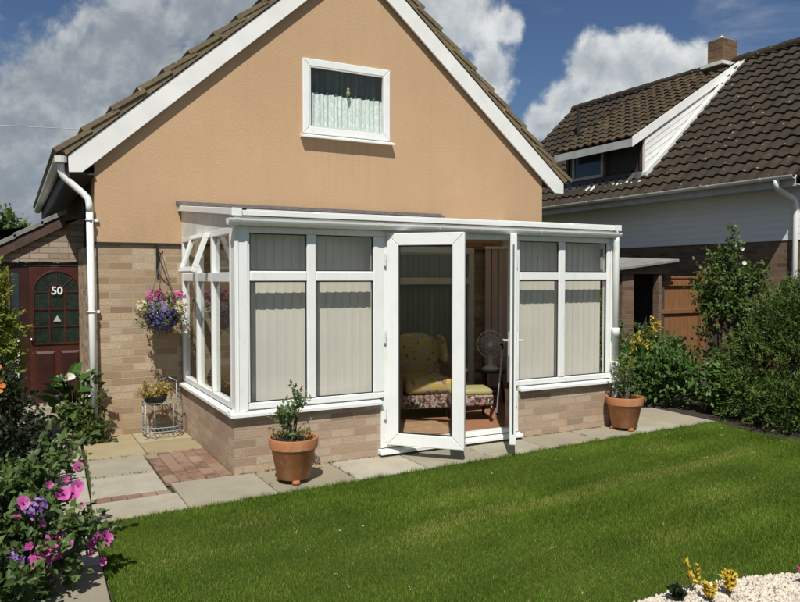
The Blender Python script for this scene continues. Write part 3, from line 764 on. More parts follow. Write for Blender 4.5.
# bargeboards (front boards, proud of the wall)
def rake(name, b0, b1, t1, t0, y0, y1, mat, bev=.004):
    m = MB(); m.prism([b0, b1, t1, t0], 'y', y0, y1); return m.build(name, mat, house, bevel=bev)
m = MB(); m.prism([S(p) for p in [(.518, 2.655), (.639, 2.663), (3.55, 5.245), (3.55, 5.46), (.512, 2.815)]], 'y', BY, BY+.025); m.build('bargeboard', M['white_paint'], house, bevel=.004)
m = MB(); m.prism([S(p) for p in [(6.643, 2.775), (6.491, 2.78), (3.552, 5.225), (3.552, 5.46), (6.642, 2.915)]], 'y', BY, BY+.025); m.build('bargeboard', M['white_paint'], house, bevel=.004)
for pts in ([(.66, 2.70), (3.55, 5.27), (3.55, 5.29), (.66, 2.72)], [(6.46, 2.825), (3.552, 5.255), (3.552, 5.275), (6.46, 2.845)]):
    m = MB(); m.prism([S(p) for p in pts], 'y', BY+.026, HW-.021); m.build('soffit', M['soffit'], house)
# tiled slopes: stepped courses
def tile_courses(E, A, y0, y1, sgn):
    m = MB(); E = Vector(E); A = Vector(A); u = (A-E); Ltot = u.length; u.normalize(); nrm = Vector((-u.y, u.x))*sgn
    c = .345; k = 0
    while k*c < Ltot:
        s0, s1 = k*c, min(k*c+c+.06, Ltot+.02)
        P = lambda s, h: tuple(E+u*s+nrm*h)
        j = random.uniform(-.012, .012); jy = random.uniform(-.008, .008)
        m.prism([P(s0+j, .075), P(s1, .035), P(s1, .075), P(s0+j, .125)], 'y', y0+jy, y1)
        k += 1
    return m
def und(E, A, sgn, y0, y1):
    m = MB(); E = Vector(E); A = Vector(A); u = (A-E).normalized(); n_ = Vector((-u.y, u.x))*sgn; P = lambda q, h: tuple(q+n_*h)
    m.prism([P(E+u*.04, 0), P(A, 0), P(A, .09), P(E+u*.04, .07)], 'y', y0, y1); return m
rl = tile_courses(S((.455, 2.775)), S((3.55, 5.47)), BY-.028, 14.6, 1).build('roof', M['tile_house'], house)
und(S((.47, 2.79)), S((3.55, 5.475)), 1, BY-.014, 14.5).build('verge_mortar', M['tile_house'], rl)
rr = tile_courses(S((6.70, 2.885)), S((3.552, 5.47)), BY-.028, 14.6, -1).build('roof', M['tile_house'], house)
und(S((6.69, 2.89)), S((3.552, 5.475)), -1, BY-.014, 14.5).build('verge_mortar', M['tile_house'], rr)
m = MB(); m.tube([(3.55*KS, BY-.05, 5.67), (3.55*KS, 14.6, 5.67)], .1, 12); m.build('ridge_tiles', M['tile_house'], house)
m = MB(); m.box(.545, .768, BY+.03, 14.4, 2.67, 2.69); m.build('soffit', M['dark_soffit'], house)  # near-black board: deep shade under the left eave put into its colour
m = MB(); m.box(.52, .543, BY+.03, 14.4, 2.63, 2.83); m.build('fascia', M['dark_soffit'], house)
# gutter and downpipe on the left eave
def half_gutter(m, a, b, r, axis='y', n=10, th=.006):
    prof = [(r*math.cos(math.pi+math.pi*k/n), r*math.sin(math.pi+math.pi*k/n)) for k in range(n+1)]
    prof += [((r-th)*math.cos(2*math.pi-math.pi*k/n), (r-th)*math.sin(2*math.pi-math.pi*k/n)) for k in range(n+1)]
    if axis == 'y': m.prism([(a[0]+p, a[2]+q) for p, q in prof], 'y', a[1], b[1])
    else: m.prism([(a[1]+p, a[2]+q) for p, q in prof], 'x', a[0], b[0])
    return m
m = MB(); half_gutter(m, (.46, BY+.01, 2.83), (.46, 14.4, 2.83), .056)
m.lathe([(0, -.056), (.056, -.056), (.058, .004), (0, .004)], (.46, BY+.015, 2.83), 12)
gut = m.build('gutter', M['upvc_dirty'], house, smooth=False)
m = MB(); m.tube([(.465, 7.92, 2.79), (.465, 7.92, 2.70), (.48, 7.92, 2.655), (.51, 7.92, 2.62), (.665, 7.90, 2.48), (.705, 7.89, 2.43), (.715, 7.88, 2.37), (.715, 7.88, 2.30)], .034, 12); m.tube([(.715, 7.88, 2.31), (.735, 7.87, .06)], .033, 12)
m.tube([(.735, 7.87, .09), (.737, 7.85, .03)], .038, 12)
dp_ = m.build('downpipe', M['upvc'], house, smooth=True)
for z in (2.22, 1.30, .45):
  m = MB(); m.ring((.725-.004*z, 7.875, z), (0, 0, 1), .036, .008, 16, 6); m.box(.70, .80, 7.90, 7.935, z-.014, z+.014)
  m.build('bracket', M['upvc'], dp_)

# ------------------------------------------------------------------ window inside the conservatory, on the house wall
m = MB(); y0, y1 = 7.84, 7.90
m.box(3.2, 5.32, y0, y1, 1.95, 2.03); m.box(3.2, 5.32, y0, y1, .2, .28); m.box(3.2, 3.28, y0, y1, .28, 1.95); m.box(5.24, 5.32, y0, y1, .28, 1.95)
m.box(3.28, 5.24, y0+.003, y1-.003, 1.555, 1.64)
iw = m.build('inner_window', M['cream'], house, bevel=.006)
for za, zb in ((.28, 1.555), (1.64, 1.95)): m = MB(); m.box(3.28, 5.24, 7.86, 7.864, za, zb); m.build('pane', M['glass_clear'], iw)
def slat_blind(name, p0, p1, z0, z1, mat, parent, w=.089, ang=12, chain=True, thick=.0, curve=.0022):
    """a row of vertical cloth slats between two plan points"""
    p0 = Vector(p0); p1 = Vector(p1); d = (p1-p0); L = d.length; d.normalize(); n = max(1, int(L/(w*.84))); st = L/n
    m = MB(); sm = MB()
    for k in range(n):
        c = p0+d*(st*(k+.5)); a = R(ang+random.uniform(-1.5, 1.5)); e = Vector((d.x*math.cos(a)-d.y*math.sin(a), d.x*math.sin(a)+d.y*math.cos(a))); nn = Vector((-e.y, e.x))
        jz = random.uniform(-.008, .008); i = len(m.v)
        for z in (z0+jz, (z0+z1)/2, z1):
            for s in (-.5, -.17, .17, .5):
                q = c+e*(s*w)+nn*(curve*(1-4*s*s)); m.v.append((q.x, q.y, z))
        for r_ in range(2):
            for s in range(3):
                a0 = i+r_*4+s; m.f.append((a0, a0+1, a0+5, a0+4))
    o = m.build(name, mat, parent, norm=False)
    hr = MB(); nv = Vector((-d.y, d.x))*.02
    q0, q1 = p0, p1
    hr.hexa([(q0.x-nv.x, q0.y-nv.y, z1), (q1.x-nv.x, q1.y-nv.y, z1), (q1.x+nv.x, q1.y+nv.y, z1), (q0.x+nv.x, q0.y+nv.y, z1), (q0.x-nv.x, q0.y-nv.y, z1+.03), (q1.x-nv.x, q1.y-nv.y, z1+.03), (q1.x+nv.x, q1.y+nv.y, z1+.03), (q0.x+nv.x, q0.y+nv.y, z1+.03)])
    hr.build('head_rail', M['upvc'], o)
    if chain:
        ch = MB(); pts = []
        for k in range(n*2+1):
            c = p0+d*(st*k/2); pts.append((c.x, c.y, z0+.006-(.014 if k % 2 else 0)))
        ch.tube(pts, .0022, 4); ch.build('chain', M['upvc'], o)
    return o
slat_blind('blind', (3.3, 7.915), (5.23, 7.915), .33, 1.93, M['blind_dark'], iw, ang=10, chain=False)

# ------------------------------------------------------------------ conservatory
X0, X1, Y0 = 1.615, 5.88, 5.87
cons = thing('conservatory', 'white plastic framed lean-to conservatory on a low brick wall', 'conservatory', (3.75, 5.9, 0))
SZ = .49         # top of dwarf wall
m = MB(); t_ = .2
for q in ([(X0, Y0+.012), (2.985, Y0+.012), (2.985, Y0+.012+t_), (X0+t_, Y0+.012+t_), (X0+t_, HW-.001), (X0, HW-.001)],
          [(X1, Y0+.012), (4.515, Y0+.012), (4.515, Y0+.012+t_), (X1-t_, Y0+.012+t_), (X1-t_, HW-.001), (X1, HW-.001)]):
    m = MB(); m.prism(q, 'z', -.02, SZ); m.build('dwarf_wall', M['brick_dwarf'], cons)
m = MB(); m.box(X0+t_, X1-t_, Y0+.1, HW-.001, -.02, .09); m.box(2.985, 4.515, Y0+.015, Y0+.1, -.02, .06)
m.build('floor', M['floor'], cons)
# sills (sloping nose)
def sill(m, x0, x1, yf, yb, z):  # facing -Y
    m.prism([(yf, z-.028), (yb, z-.028), (yb, z+.022), (yf+.05, z+.012), (yf, z)], 'x', x0, x1)
m = MB(); sill(m, X0-.035, 2.965, Y0-.045, Y0+.09, SZ+.03); sl = m.build('sill', M['upvc'], cons, bevel=.003)
m = MB(); sill(m, 4.53, X1+.035, Y0-.045, Y0+.09, SZ+.03); m.build('sill', M['upvc'], cons, bevel=.003)
m = MB(); m.prism([(X0-.04, SZ+.0015), (X0+.09, SZ+.0015), (X0+.09, SZ+.0505), (X0+.01, SZ+.042), (X0-.04, SZ+.03)], 'y', Y0-.03, HW-.03); m.build('sill', M['upvc'], cons, bevel=.003)
m = MB(); m.prism([(X1+.04, SZ+.0015), (X1-.09, SZ+.0015), (X1-.09, SZ+.0505), (X1-.01, SZ+.042), (X1+.04, SZ+.03)], 'y', Y0+.09, HW-.03); m.build('sill', M['upvc'], cons, bevel=.003)
FZ0, FZ1, TR0, TR1 = SZ+.055, 2.07, 1.615, 1.70
# corner posts
m = MB(); m.box(X0+.005, X0+.115, Y0-.012, Y0+.10, FZ0-.01, FZ1); m.box(X0+.03, X0+.036, Y0-.02, Y0-.0121, FZ0, FZ1); m.build('corner_post', M['upvc'], cons, bevel=.008)
m = MB(); m.box(X1-.115, X1-.005, Y0-.012, Y0+.10, FZ0-.01, FZ1); m.build('corner_post', M['upvc'], cons, bevel=.008)
def front_window(x0, x1, xm, le, re):
    m = MB(); a, b = Y0, Y0+.07
    m.box(x0, x1, a, b, FZ1-.055, FZ1); m.box(x0, x1, a, b, FZ0, FZ0+.055)
    m.box(x0, x0+le, a, b, FZ0+.055, FZ1-.055); m.box(x1-re, x1, a, b, FZ0+.055, FZ1-.055)
    m.box(xm-.042, xm+.042, a-.004, a+.046, FZ0+.055, FZ1-.055)
    m.box(x0+le, xm-.042, a-.002, a+.045, TR0, TR1); m.box(xm+.042, x1-re, a-.002, a+.045, TR0, TR1)
    w = m.build('window', M['upvc'], cons, bevel=.01)
    g = MB()
    for (p, q) in ((x0+le, xm-.042), (xm+.042, x1-re)):
        for (u, v) in ((FZ0+.055, TR0), (TR1, FZ1-.055)):
            g = MB(); g.box(p, q, Y0+.030, Y0+.034, u, v); g.build('pane', M['glass'], w)
    g = MB()
    for (p, q) in ((x0+le, xm-.042), (xm+.042, x1-re)):
        for (u, v) in ((FZ0+.055, TR0), (TR1, FZ1-.055)):
            s_ = .009; g.box(p, q, Y0+.014, Y0+.026, u, u+s_); g.box(p, q, Y0+.014, Y0+.026, v-s_, v); g.box(p, p+s_, Y0+.0141, Y0+.0259, u+s_, v-s_); g.box(q-s_, q, Y0+.0141, Y0+.0259, u+s_, v-s_)
    g.build('gasket', M['rubber'], w)
    return w
front_window(X0+.115, 3.0, 2.295, .022, .11)
front_window(4.485, X1-.115, 5.085, .05, .05)
# side window frames (left, with an open top-hung vent, and right)
def side_window(x, sgn, ys, name='window', vent_bay=None):
    m = MB(); a, b = (x, x+.07) if sgn < 0 else (x-.07, x)
    ya, yb = ys[0], ys[-1]
    m.box(a, b, ya, yb, FZ1-.06, FZ1); m.box(a, b, ya, yb, FZ0, FZ0+.055)
    for k, y in enumerate(ys):
        hw = .028
        lo, hi = (y, y+2*hw) if k == 0 else ((y-2*hw, y) if k == len(ys)-1 else (y-hw, y+hw))
        m.box(a-.0015, b+.0015, lo, hi, FZ0+.055, FZ1-.06)
    gaps = []
    for k in range(len(ys)-1):
        lo = ys[k]+(.056 if k == 0 else .028); hi = ys[k+1]-(.056 if k == len(ys)-2 else .028); gaps.append((lo, hi))
        m.box(a, b, lo, hi, TR0-.01, TR1-.01)
    w = m.build(name, M['upvc'], cons, bevel=.007)
    xc = (a+b)/2
    for k, (lo, hi) in enumerate(gaps):
        g = MB(); g.box(xc-.002, xc+.002, lo, hi, FZ0+.055, TR0-.01); g.build('pane', M['glass_clear'], w)
        if k != vent_bay: g = MB(); g.box(xc-.002, xc+.002, lo, hi, TR1-.01, FZ1-.06); g.build('pane', M['glass_clear'], w)
    return w, gaps
wl, gaps = side_window(X0+.005, -1, [Y0+.10, 6.63, 7.24, HW-.03], vent_bay=1)
lo, hi = gaps[1]; hx = X0-.004; hz = FZ1-.03; vh = hz-(TR1-.035)
m = MB(); w_ = .045
m.box(hx-.045, hx, lo-.015, hi+.015, hz-w_, hz); m.box(hx-.045, hx, lo-.015, hi+.015, hz-vh, hz-vh+w_)
m.box(hx-.045, hx, lo-.015, lo-.015+w_, hz-vh+w_, hz-w_); m.box(hx-.045, hx, hi+.015-w_, hi+.015, hz-vh+w_, hz-w_)
vent = m.build('vent', M['upvc'], wl, origin=(hx, (lo+hi)/2, hz), bevel=.004)
m = MB(); m.box(hx-.024, hx-.02, lo-.015+w_, hi+.015-w_, hz-vh+w_, hz-w_); m.build('pane', M['glass_clear'], wl, origin=(hx, (lo+hi)/2, hz)).rotation_euler = (0, R(20), 0)
vent.rotation_euler = (0, R(20), 0)
side_window(X1-.005, 1, [Y0+.10, 6.63, 7.24, HW-.03])
# eaves beam over the front and panels above the side windows
m = MB(); m.box(X0+.005, X1-.005, Y0-.004, Y0+.09, FZ1, 2.15); m.build('eaves_beam', M['upvc'], cons, bevel=.006)
def roofz(y): return 2.185+(y-5.84)*.095
for xa, xb in ((X0+.008, X0+.05), (X1-.05, X1-.008)):
    m = MB(); m.prism([(Y0+.09, FZ1), (HW-.025, FZ1), (HW-.025, roofz(HW)-.03), (Y0+.09, roofz(Y0+.09)-.03)], 'x', xa, xb); m.build('side_panel', M['upvc_dirty'], cons)
# roof sheet with side cappings
def slope_slab(m, x0, x1, ya, yb, h0, h1):
    m.hexa([(x0, ya, roofz(ya)+h0), (x1, ya, roofz(ya)+h0), (x1, yb, roofz(yb)+h0), (x0, yb, roofz(yb)+h0), (x0, ya, roofz(ya)+h1), (x1, ya, roofz(ya)+h1), (x1, yb, roofz(yb)+h1), (x0, yb, roofz(yb)+h1)])
m = MB(); slope_slab(m, X0+.02, 5.80, 5.80, HW-.03, -.028, -.002); rf = m.build('roof', M['poly'], cons)
m = MB()
for x in (X0-.035, 5.745): slope_slab(m, x, x+.08, 5.785, HW-.028, -.033, .026)
for k in range(1, 6):
    x = X0+(X1-X0)*k/6; slope_slab(m, x-.03, x+.03, 5.82, HW-.04, -.0015, .022)
m.build('glazing_bar', M['upvc'], rf, bevel=.006)
m = MB()
for x in (X0-.035, 5.745): m.box(x-.002, x+.082, 5.772, 5.7845, roofz(5.785)-.035, roofz(5.785)+.028)
m.build('end_cap', M['upvc'], rf, bevel=.003)
m = MB(); slope_slab(m, X0+.047, 5.743, 5.788, 5.825, -.03, .012); m.build('eaves_trim', M['upvc'], rf, bevel=.004)
# lead flashing at the house wall
m = MB(); yb = HW-.034
m.hexa([(X0-.05, 7.80, roofz(7.80)+.028), (4.85, 7.80, roofz(7.80)+.028), (4.85, yb, roofz(yb)+.03), (X0-.05, yb, roofz(yb)+.03), (X0-.05, 7.80, roofz(7.80)+.034), (4.85, 7.80, roofz(7.80)+.034), (4.85, yb, roofz(yb)+.07), (X0-.05, yb, roofz(yb)+.07)])
m.build('flashing', M['lead'], rf)
# gutter
GY = 5.808
m = MB(); half_gutter(m, (X0-.06, GY, 2.125), (5.815, GY, 2.125), .054, 'x')
for x in (X0-.06, 5.815): m.prism([(GY+.055*math.cos(math.pi+math.pi*k/10), 2.1255+.055*math.sin(math.pi+math.pi*k/10)) for k in range(11)], 'x', x-.004, x+.004)
gt = m.build('gutter', M['upvc'], cons, smooth=False)
for x in (X0+.0, 2.9, 3.55, 4.75, 5.25):
  m = MB(); m.prism([(GY+r_*math.cos(math.pi+math.pi*k/10), 2.128+r_*math.sin(math.pi+math.pi*k/10)) for r_, ks in ((.060, range(11)), (.0545, range(10, -1, -1))) for k in ks], 'x', x-.024, x+.024)
  m.build('bracket', M['upvc'], gt)
# downpipe at the right corner
m = MB(); m.tube([(5.78, GY, 2.09), (5.781, GY, 2.03), (5.792, 5.812, 1.96), (5.792, 5.815, 1.90), (5.792, 5.815, .72)], .034, 12)
m.lathe([(.034, 0), (.044, 0), (.044, .09), (.036, .1)], (5.792, 5.815, 1.0), 14)
dpc = m.build('downpipe', M['upvc'], cons, smooth=True)
m = MB(); m.lathe([(.036, .25), (.05, .245), (.05, .17), (.042, .16), (.042, .02), (.046, .02), (.046, -.0), (.0, -.0)], (5.792, 5.815, .49), 14); m.tube([(5.792, 5.815, .5), (5.792, 5.815, .04)], .033, 12)
m.build('connector', M['upvc_dirty'], dpc, smooth=True)
# door frame
DX0, DX1, DZ0, DZ1 = 3.0, 4.485, .085, 2.07
m = MB(); m.box(DX0, DX1, Y0, Y0+.07, DZ1-.055, DZ1); m.box(DX0, DX0+.03, Y0+.001, Y0+.069, DZ0+.045, DZ1-.055); m.box(DX1-.03, DX1, Y0+.001, Y0+.069, DZ0+.045, DZ1-.055); m.box(DX0, DX1, Y0+.0005, Y0+.0695, DZ0, DZ0+.045)
df = m.build('door_frame', M['upvc'], cons, bevel=.006)
m = MB(); sill(m, DX0-.06, DX1+.06, Y0-.06, Y0+.085, DZ0-.024); m.build('threshold', M['upvc'], df, bevel=.003)
# extension of jamb below the window sills
for xa in (DX0-.035, DX1):
    m = MB(); m.box(xa, xa+.035, Y0-.004, Y0+.06, DZ0, SZ+.002); m.build('frame_packer', M['upvc'], df, bevel=.004)
def door_leaf(hx, sgn, ang):
    wd = .722; z0, z1 = DZ0+.03, 2.045; st = .112; yf, yb = Y0-.022, Y0+.04
    X = lambda a: hx+sgn*a
    m = MB()
    def bx(a, b, c, d): m.box(min(X(a), X(b)), max(X(a), X(b)), yf, yb, c, d)
    mitre(m, min(X(0), X(wd)), max(X(0), X(wd)), z0, z1, st, yf, yb)
    d = m.build('door', M['upvc'], cons, origin=(hx, Y0-.02, 0), bevel=.007)
    rot = (0, 0, R(ang))
    g = MB(); g.box(min(X(st), X(wd-st)), max(X(st), X(wd-st)), yf+.025, yf+.029, z0+st, z1-st); g.build('pane', M['glass'], d)
    g = MB(); s_ = .01
    for (c, e) in ((z0+st, z0+st+s_), (z1-st-s_, z1-st)): g.box(min(X(st), X(wd-st)), max(X(st), X(wd-st)), yf+.012, yf+.03, c, e)
    for (a, b) in ((st, st+s_), (wd-st-s_, wd-st)): g.box(min(X(a), X(b)), max(X(a), X(b)), yf+.0121, yf+.0301, z0+st+s_, z1-st-s_)
    g.build('gasket', M['rubber'], d)
    for a in (.35, 1.05, 1.75):     # hinges on the jamb edge
        h = MB(); h.tube([(X(-.012), yf-.004, a), (X(-.012), yf-.004, a+.1)], .011, 10); h.tube([(X(-.012), yf-.004, a+.1), (X(-.012), yf-.004, a+.112)], .007, 8); h.tube([(X(-.012), yf-.004, a+.045), (X(-.012), yf-.004, a+.055)], .0125, 10); h.build('hinge', M['upvc_dirty'] if a > .4 else M['upvc'], d, smooth=False)
    # lock strip and keeps on the meeting edge
    k = MB(); k.box(min(X(wd), X(wd+.0015)), max(X(wd), X(wd+.0015)), (yf+yb)/2-.008, (yf+yb)/2+.008, z0+.1, z1-.1); k.build('lock_strip', M['metal'], d)
    if sgn < 0:
        h = MB()
        for ys in (-1, 1):
            yy = yf-.002 if ys < 0 else yb+.002
            h.box(X(wd-.06), X(wd-.03), min(yy, yy+ys*.01), max(yy, yy+ys*.01), .93, 1.15) if X(wd-.06) < X(wd-.03) else h.box(X(wd-.03), X(wd-.06), min(yy, yy+ys*.01), max(yy, yy+ys*.01), .93, 1.15)
            h.tube([(X(wd-.045), yy, 1.07), (X(wd-.045), yy+ys*.05, 1.07), (X(wd-.06), yy+ys*.055, 1.07), (X(wd-.16), yy+ys*.055, 1.065)], .009, 8)
        h.build('handle', M['upvc'], d, bevel=.002)
    d.rotation_euler = rot
    return d
door_leaf(DX0+.012, 1, -46)
door_leaf(DX1-.012, -1, 53)
# blinds
slat_blind('blind', (X0+.09, Y0+.155), (2.975, Y0+.155), FZ0+.028, 2.02, M['blind'], cons, ang=3)
slat_blind('blind', (4.50, Y0+.155), (5.76, Y0+.155), FZ0+.028, 2.02, M['blind'], cons, ang=3)
slat_blind('blind', (X1-.15, Y0+.35), (X1-.15, 7.78), .62, 2.02, M['blind_pink'], cons, ang=10)
slat_blind('blind', (5.49, 7.85), (5.78, 7.80), .14, 2.02, M['blind_pink'], cons, ang=6)
m = MB(); m.box(3.3, X1-.2, 7.885, 7.925, 2.04, 2.10); m.build('pelmet', M['wood_inside'], cons)

# ------------------------------------------------------------------ things inside the conservatory
FL = .09
def armchair():
    t = thing('armchair', 'wing armchair in yellow floral fabric seen through the open doors', 'armchair', (4.12, 7.12, FL))
    x, y, z = 4.12, 7.12, FL
    rbox('seat', (x, y-.06, z+.36), (.56, .62, .17), .06, M['floral'], t)
    m = MB()   # padded back with arched top and wings
    n = 12; ring = []
    for k in range(n+1):
        a = math.pi*k/n; ring.append((x-.31*math.cos(a), z+.72+.19*math.sin(a)))
    pts = [(x-.30, z+.30)]+ring+[(x+.30, z+.30)]
    m.prism(pts, 'y', y+.20, y+.34); Rm = Matrix.Rotation(R(-9), 4, 'X'); c = Vector((x, y+.27, z+.3)); m.v = [tuple(Rm @ (Vector(p)-c)+c) for p in m.v]
    b = m.build('backrest', M['floral'], t, bevel=.05, seg=4, smooth=True)
    m = MB()
    for i in range(3):
        for j in range(2): m.lathe([(0, -.008), (.012, -.004), (.0, .004)], (x-.14+i*.14+(.07 if j else 0)-.02*j, y+.19-.02*j, z+.62+j*.12), 8)
    m.build('button', M['armleather'], b, smooth=True)
    for s in (-1, 1):
        m = MB(); m.tube([(x+s*.36, y-.36, z+.55), (x+s*.36, y+.24, z+.57)], [.075, .07], 14); m.box(x+s*.36-.055, x+s*.36+.055, y-.34, y+.26, z+.12, z+.55)
        m.build('armrest', M['armleather'], t, bevel=.02, smooth=True)
        m = MB(); m.hexa([(x+s*.26, y+.0, z+.58), (x+s*.34, y+.0, z+.58), (x+s*.36, y+.3, z+.58), (x+s*.28, y+.3, z+.58), (x+s*.28, y+.14, z+.86), (x+s*.33, y+.14, z+.86), (x+s*.33, y+.36, z+.88), (x+s*.27, y+.36, z+.88)]); m.build('wing', M['floral'], t, bevel=.03, smooth=True)
        for yy in (-.30, .24):
            m = MB(); m.tube([(x+s*.34, y+yy, z+.14), (x+s*.35, y+yy, z)], [.028, .018], 8); m.build('leg', M['wood_dark'], t)
    m = MB(); m.box(x-.31, x+.31, y-.34, y+.26, z+.12, z+.275); m.build('seat_base', M['floral_skirt'], t, bevel=.015)
    t.rotation_euler = (0, 0, R(-14))
armchair()
def footstool():
    x, y, z = 4.42, 6.62, FL
    t = thing('footstool', 'small footstool with olive padded top and dark floral skirt on curved legs', 'footstool', (x, y, z))
    rbox('cushion', (x, y, z+.315), (.46, .36, .075), .035, M['olive'], t, 4)
    m = MB(); m.box(x-.235, x+.235, y-.185, y+.185, z+.17, z+.29); m.build('skirt', M['floral_skirt'], t, bevel=.02, smooth=True)
    for sx in (-1, 1):
        for sy in (-1, 1):
            m = MB(); a, b = x+sx*.20, y+sy*.15; m.tube([(a, b, z+.18), (a+sx*.025, b+sy*.025, z+.13), (a+sx*.005, b+sy*.005, z+.05), (a+sx*.02, b+sy*.02, z+.008)], [.028, .026, .014, .018], 8); m.build('leg', M['wood_dark'], t, smooth=True)
    t.rotation_euler = (0, 0, R(-20))
footstool()
TX, TY, TZ = 5.24, 7.36, .50
t = thing('side_table', 'small dark round side table under the white fan', 'table', (TX, TY, FL))
m = MB(); m.lathe([(0, .0), (.19, 0), (.2, .012), (.19, .025), (0, .025)], (TX, TY, TZ-.025), 28); m.build('tabletop', M['wood_dark'], t, smooth=False)
for k in range(3):
    a = R(200+k*120); m = MB(); m.tube([(TX+.12*math.cos(a), TY+.12*math.sin(a), TZ-.025), (TX+.17*math.cos(a), TY+.17*math.sin(a), FL)], [.016, .012], 8); m.build('leg', M['wood_dark'], t)
m = MB(); m.lathe([(0, 0), (.11, 0), (.11, .012), (0, .012)], (TX, TY, .26), 20); m.build('shelf', M['wood_dark'], t)
def fan():
    t = thing('desk_fan', 'white desk fan with round wire guard on the dark side table', 'fan', (TX, TY, TZ))
    m = MB(); m.lathe([(0, 0), (.11, 0), (.115, .012), (.09, .03), (.035, .06), (.026, .14), (.024, .19), (0, .19)], (TX, TY, TZ), 24); m.build('stand', M['fan'], t, smooth=True)
    ax = Vector((-.62, -.78, .05)).normalized(); c = Vector((TX, TY, TZ+.32)); u = ax.cross(Vector((0, 0, 1))).normalized(); w = u.cross(ax)
    m = MB(); m.tube([c-ax*.0, c-ax*.05, c-ax*.13], [.045, .05, .03], 14); m.build('motor', M['fan'], t, smooth=True)
    m = MB(); m.ring(c+ax*.03, ax, .165, .006, 32, 6); m.ring(c+ax*.065, ax, .11, .0025, 28, 5); m.ring(c+ax*.075, ax, .06, .0025, 24, 5)
    for k in range(30):
        a = 2*math.pi*k/30; e = u*math.cos(a)+w*math.sin(a); m.tube([c+ax*.08+e*.03, c+ax*.07+e*.11, c+ax*.03+e*.165, c-ax*.02+e*.11, c-ax*.03+e*.04], .0016, 4)
    m.tube([c+ax*.078, c+ax*.084], .032, 16); m.build('guard', M['fan'], t)
    m = MB()
    for k in range(3):
        a0 = 2*math.pi*k/3; P = []
        for j in range(5):
            a = a0+R(70)*j/4; e = u*math.cos(a)+w*math.sin(a); P.append((c+ax*(.02+.02*(j/4-.5))+e*.03, c+ax*(.02+.05*(j/4-.5))+e*(.145-.02*abs(j-2))))
        for j in range(4): m.poly([P[j][0], P[j+1][0], P[j+1][1], P[j][1]])
    m.build('blade', M['gutter_grey'], t, norm=False)
fan()
t = thing('walking_stick', 'pale grey walking stick leaning up beside the side table', 'walking stick', (4.83, 6.66, FL))
m = MB(); m.tube([(4.83, 6.66, FL+.02), (5.14, 6.98, .80)], .011, 8); m.build('shaft', M['stick'], t, smooth=True)
m = MB(); m.tube([(4.829, 6.659, FL), (4.846, 6.676, FL+.045)], [.016, .013], 8); m.build('rubber_foot', M['rubber'], t)
m = MB(); m.tube([(5.136, 6.976, .79), (5.15, 6.99, .83), (5.14, 6.98, .855), (5.09, 6.95, .85)], .012, 8); m.build('handle', M['black'], t, smooth=True)
m = MB(); m.box(3.2, 4.0, 6.15, 6.75, FL+.001, FL+.012); o = m.build('rug', M['rug'], None, origin=(3.6, 6.45, FL), bevel=.004); tag(o, 'tan floor rug just inside the open doors', 'rug'); o.rotation_euler = (0, 0, R(-8))

# ------------------------------------------------------------------ porch at the left with the front door
PY = 10.3
porch = thing('porch', 'low brick side porch with lean-to roof beside the gable house', 'porch', (.3, PY, 0))
def pz(x): return 1.925+(x+.095)*.565          # underside of the verge board
m = MB()
m.prism([(-2.2, 1.83), (.86, 1.85), (.86, 2.42), (-.4, 1.83)], 'y', PY-.06, PY+.1)
m.build('brick_gable', M['brick_gold'], porch)
m = MB(); m.box(-2.2, .0, PY, PY+.1, -.02, 1.829); m.build('brick_wall', M['brick_dark'], porch)
m = MB(); m.box(-2.3, .9, PY-.03, PY-.002, 1.79, 1.828); m.build('lintel', M['dark_soffit'], porch)
m = MB(); m.prism([(-1.5, pz(-1.5)-.02), (.64, pz(.64)-.04), (.64, pz(.64)+.10), (-1.5, pz(-1.5)+.10)], 'y', PY-.12, PY-.095); m.build('bargeboard', M['fascia_brown'], porch, bevel=.003)
m = MB()
for k in range(7):
    xa = -1.5+k*.31; xb = xa+.34
    if xb > .66: xb = .66
    m.prism([(xa, pz(xa)+.12), (xb, pz(xb)+.105), (xb, pz(xb)+.165), (xa, pz(xa)+.185)], 'y', PY-.14, PY+2.2)
m.build('roof', M['felt'], porch, bevel=.004)
m = MB(); m.box(.86, .898, PY-.09, PY+.2, -.02, 2.6); m.build('side_return', M['dark_soffit'], porch)
m = MB(); dxa, dxb, dza, dzb = .215, .855, .04, 1.775
m.box(.12, dxa, PY-.015, PY+.06, .02, 1.788); m.box(.8555, .859, PY-.015, PY+.06, .02, 1.776); m.box(.2155, .859, PY-.0155, PY+.0605, 1.7765, 1.789); fr = m.build('door_frame', M['door_red_dark'], porch, bevel=.004)
m = MB(); m.box(0.0, .12, PY-.012, PY+.05, .02, 1.788); fr2 = m.build('side_light', M['door_red_dark'], porch)
m = MB(); m.box(.02, .10, PY-.016, PY-.012, .55, 1.7); m.build('pane', M['dark_glass'], fr2); m = MB(); m.box(.04, .10, PY-.02, PY-.0125, .35, .85); m.build('letter_plate', M['white_paint'], fr2)
m = MB(); m.box(dxa, dxb, PY-.02, PY+.03, dza, dzb); door = m.build('front_door', M['door_red'], porch, bevel=.004)
gx0, gx1, gz0, gsp = .265, .80, .80, 1.46
gc = (gx0+gx1)/2; gr = (gx1-gx0)/2
arch = [(gx0, gz0), (gx1, gz0)]+[(gc+gr*math.cos(math.pi*k/20), gsp+gr*math.sin(math.pi*k/20)*1.0) for k in range(21)]
m = MB(); m.prism(arch, 'y', PY-.0235, PY-.0205); m.build('glass', M['door_glass'], door)
m = MB(); yb0, yb1 = PY-.036, PY-.024
for f in (1/3, 2/3): x = gx0+(gx1-gx0)*f; m.box(x-.009, x+.009, yb0, yb1, gz0, gsp)
for z in (.80, 1.02, 1.24, 1.46): m.box(gx0, gx1, yb0-.001, yb1-.001, z-.009, z+.009)
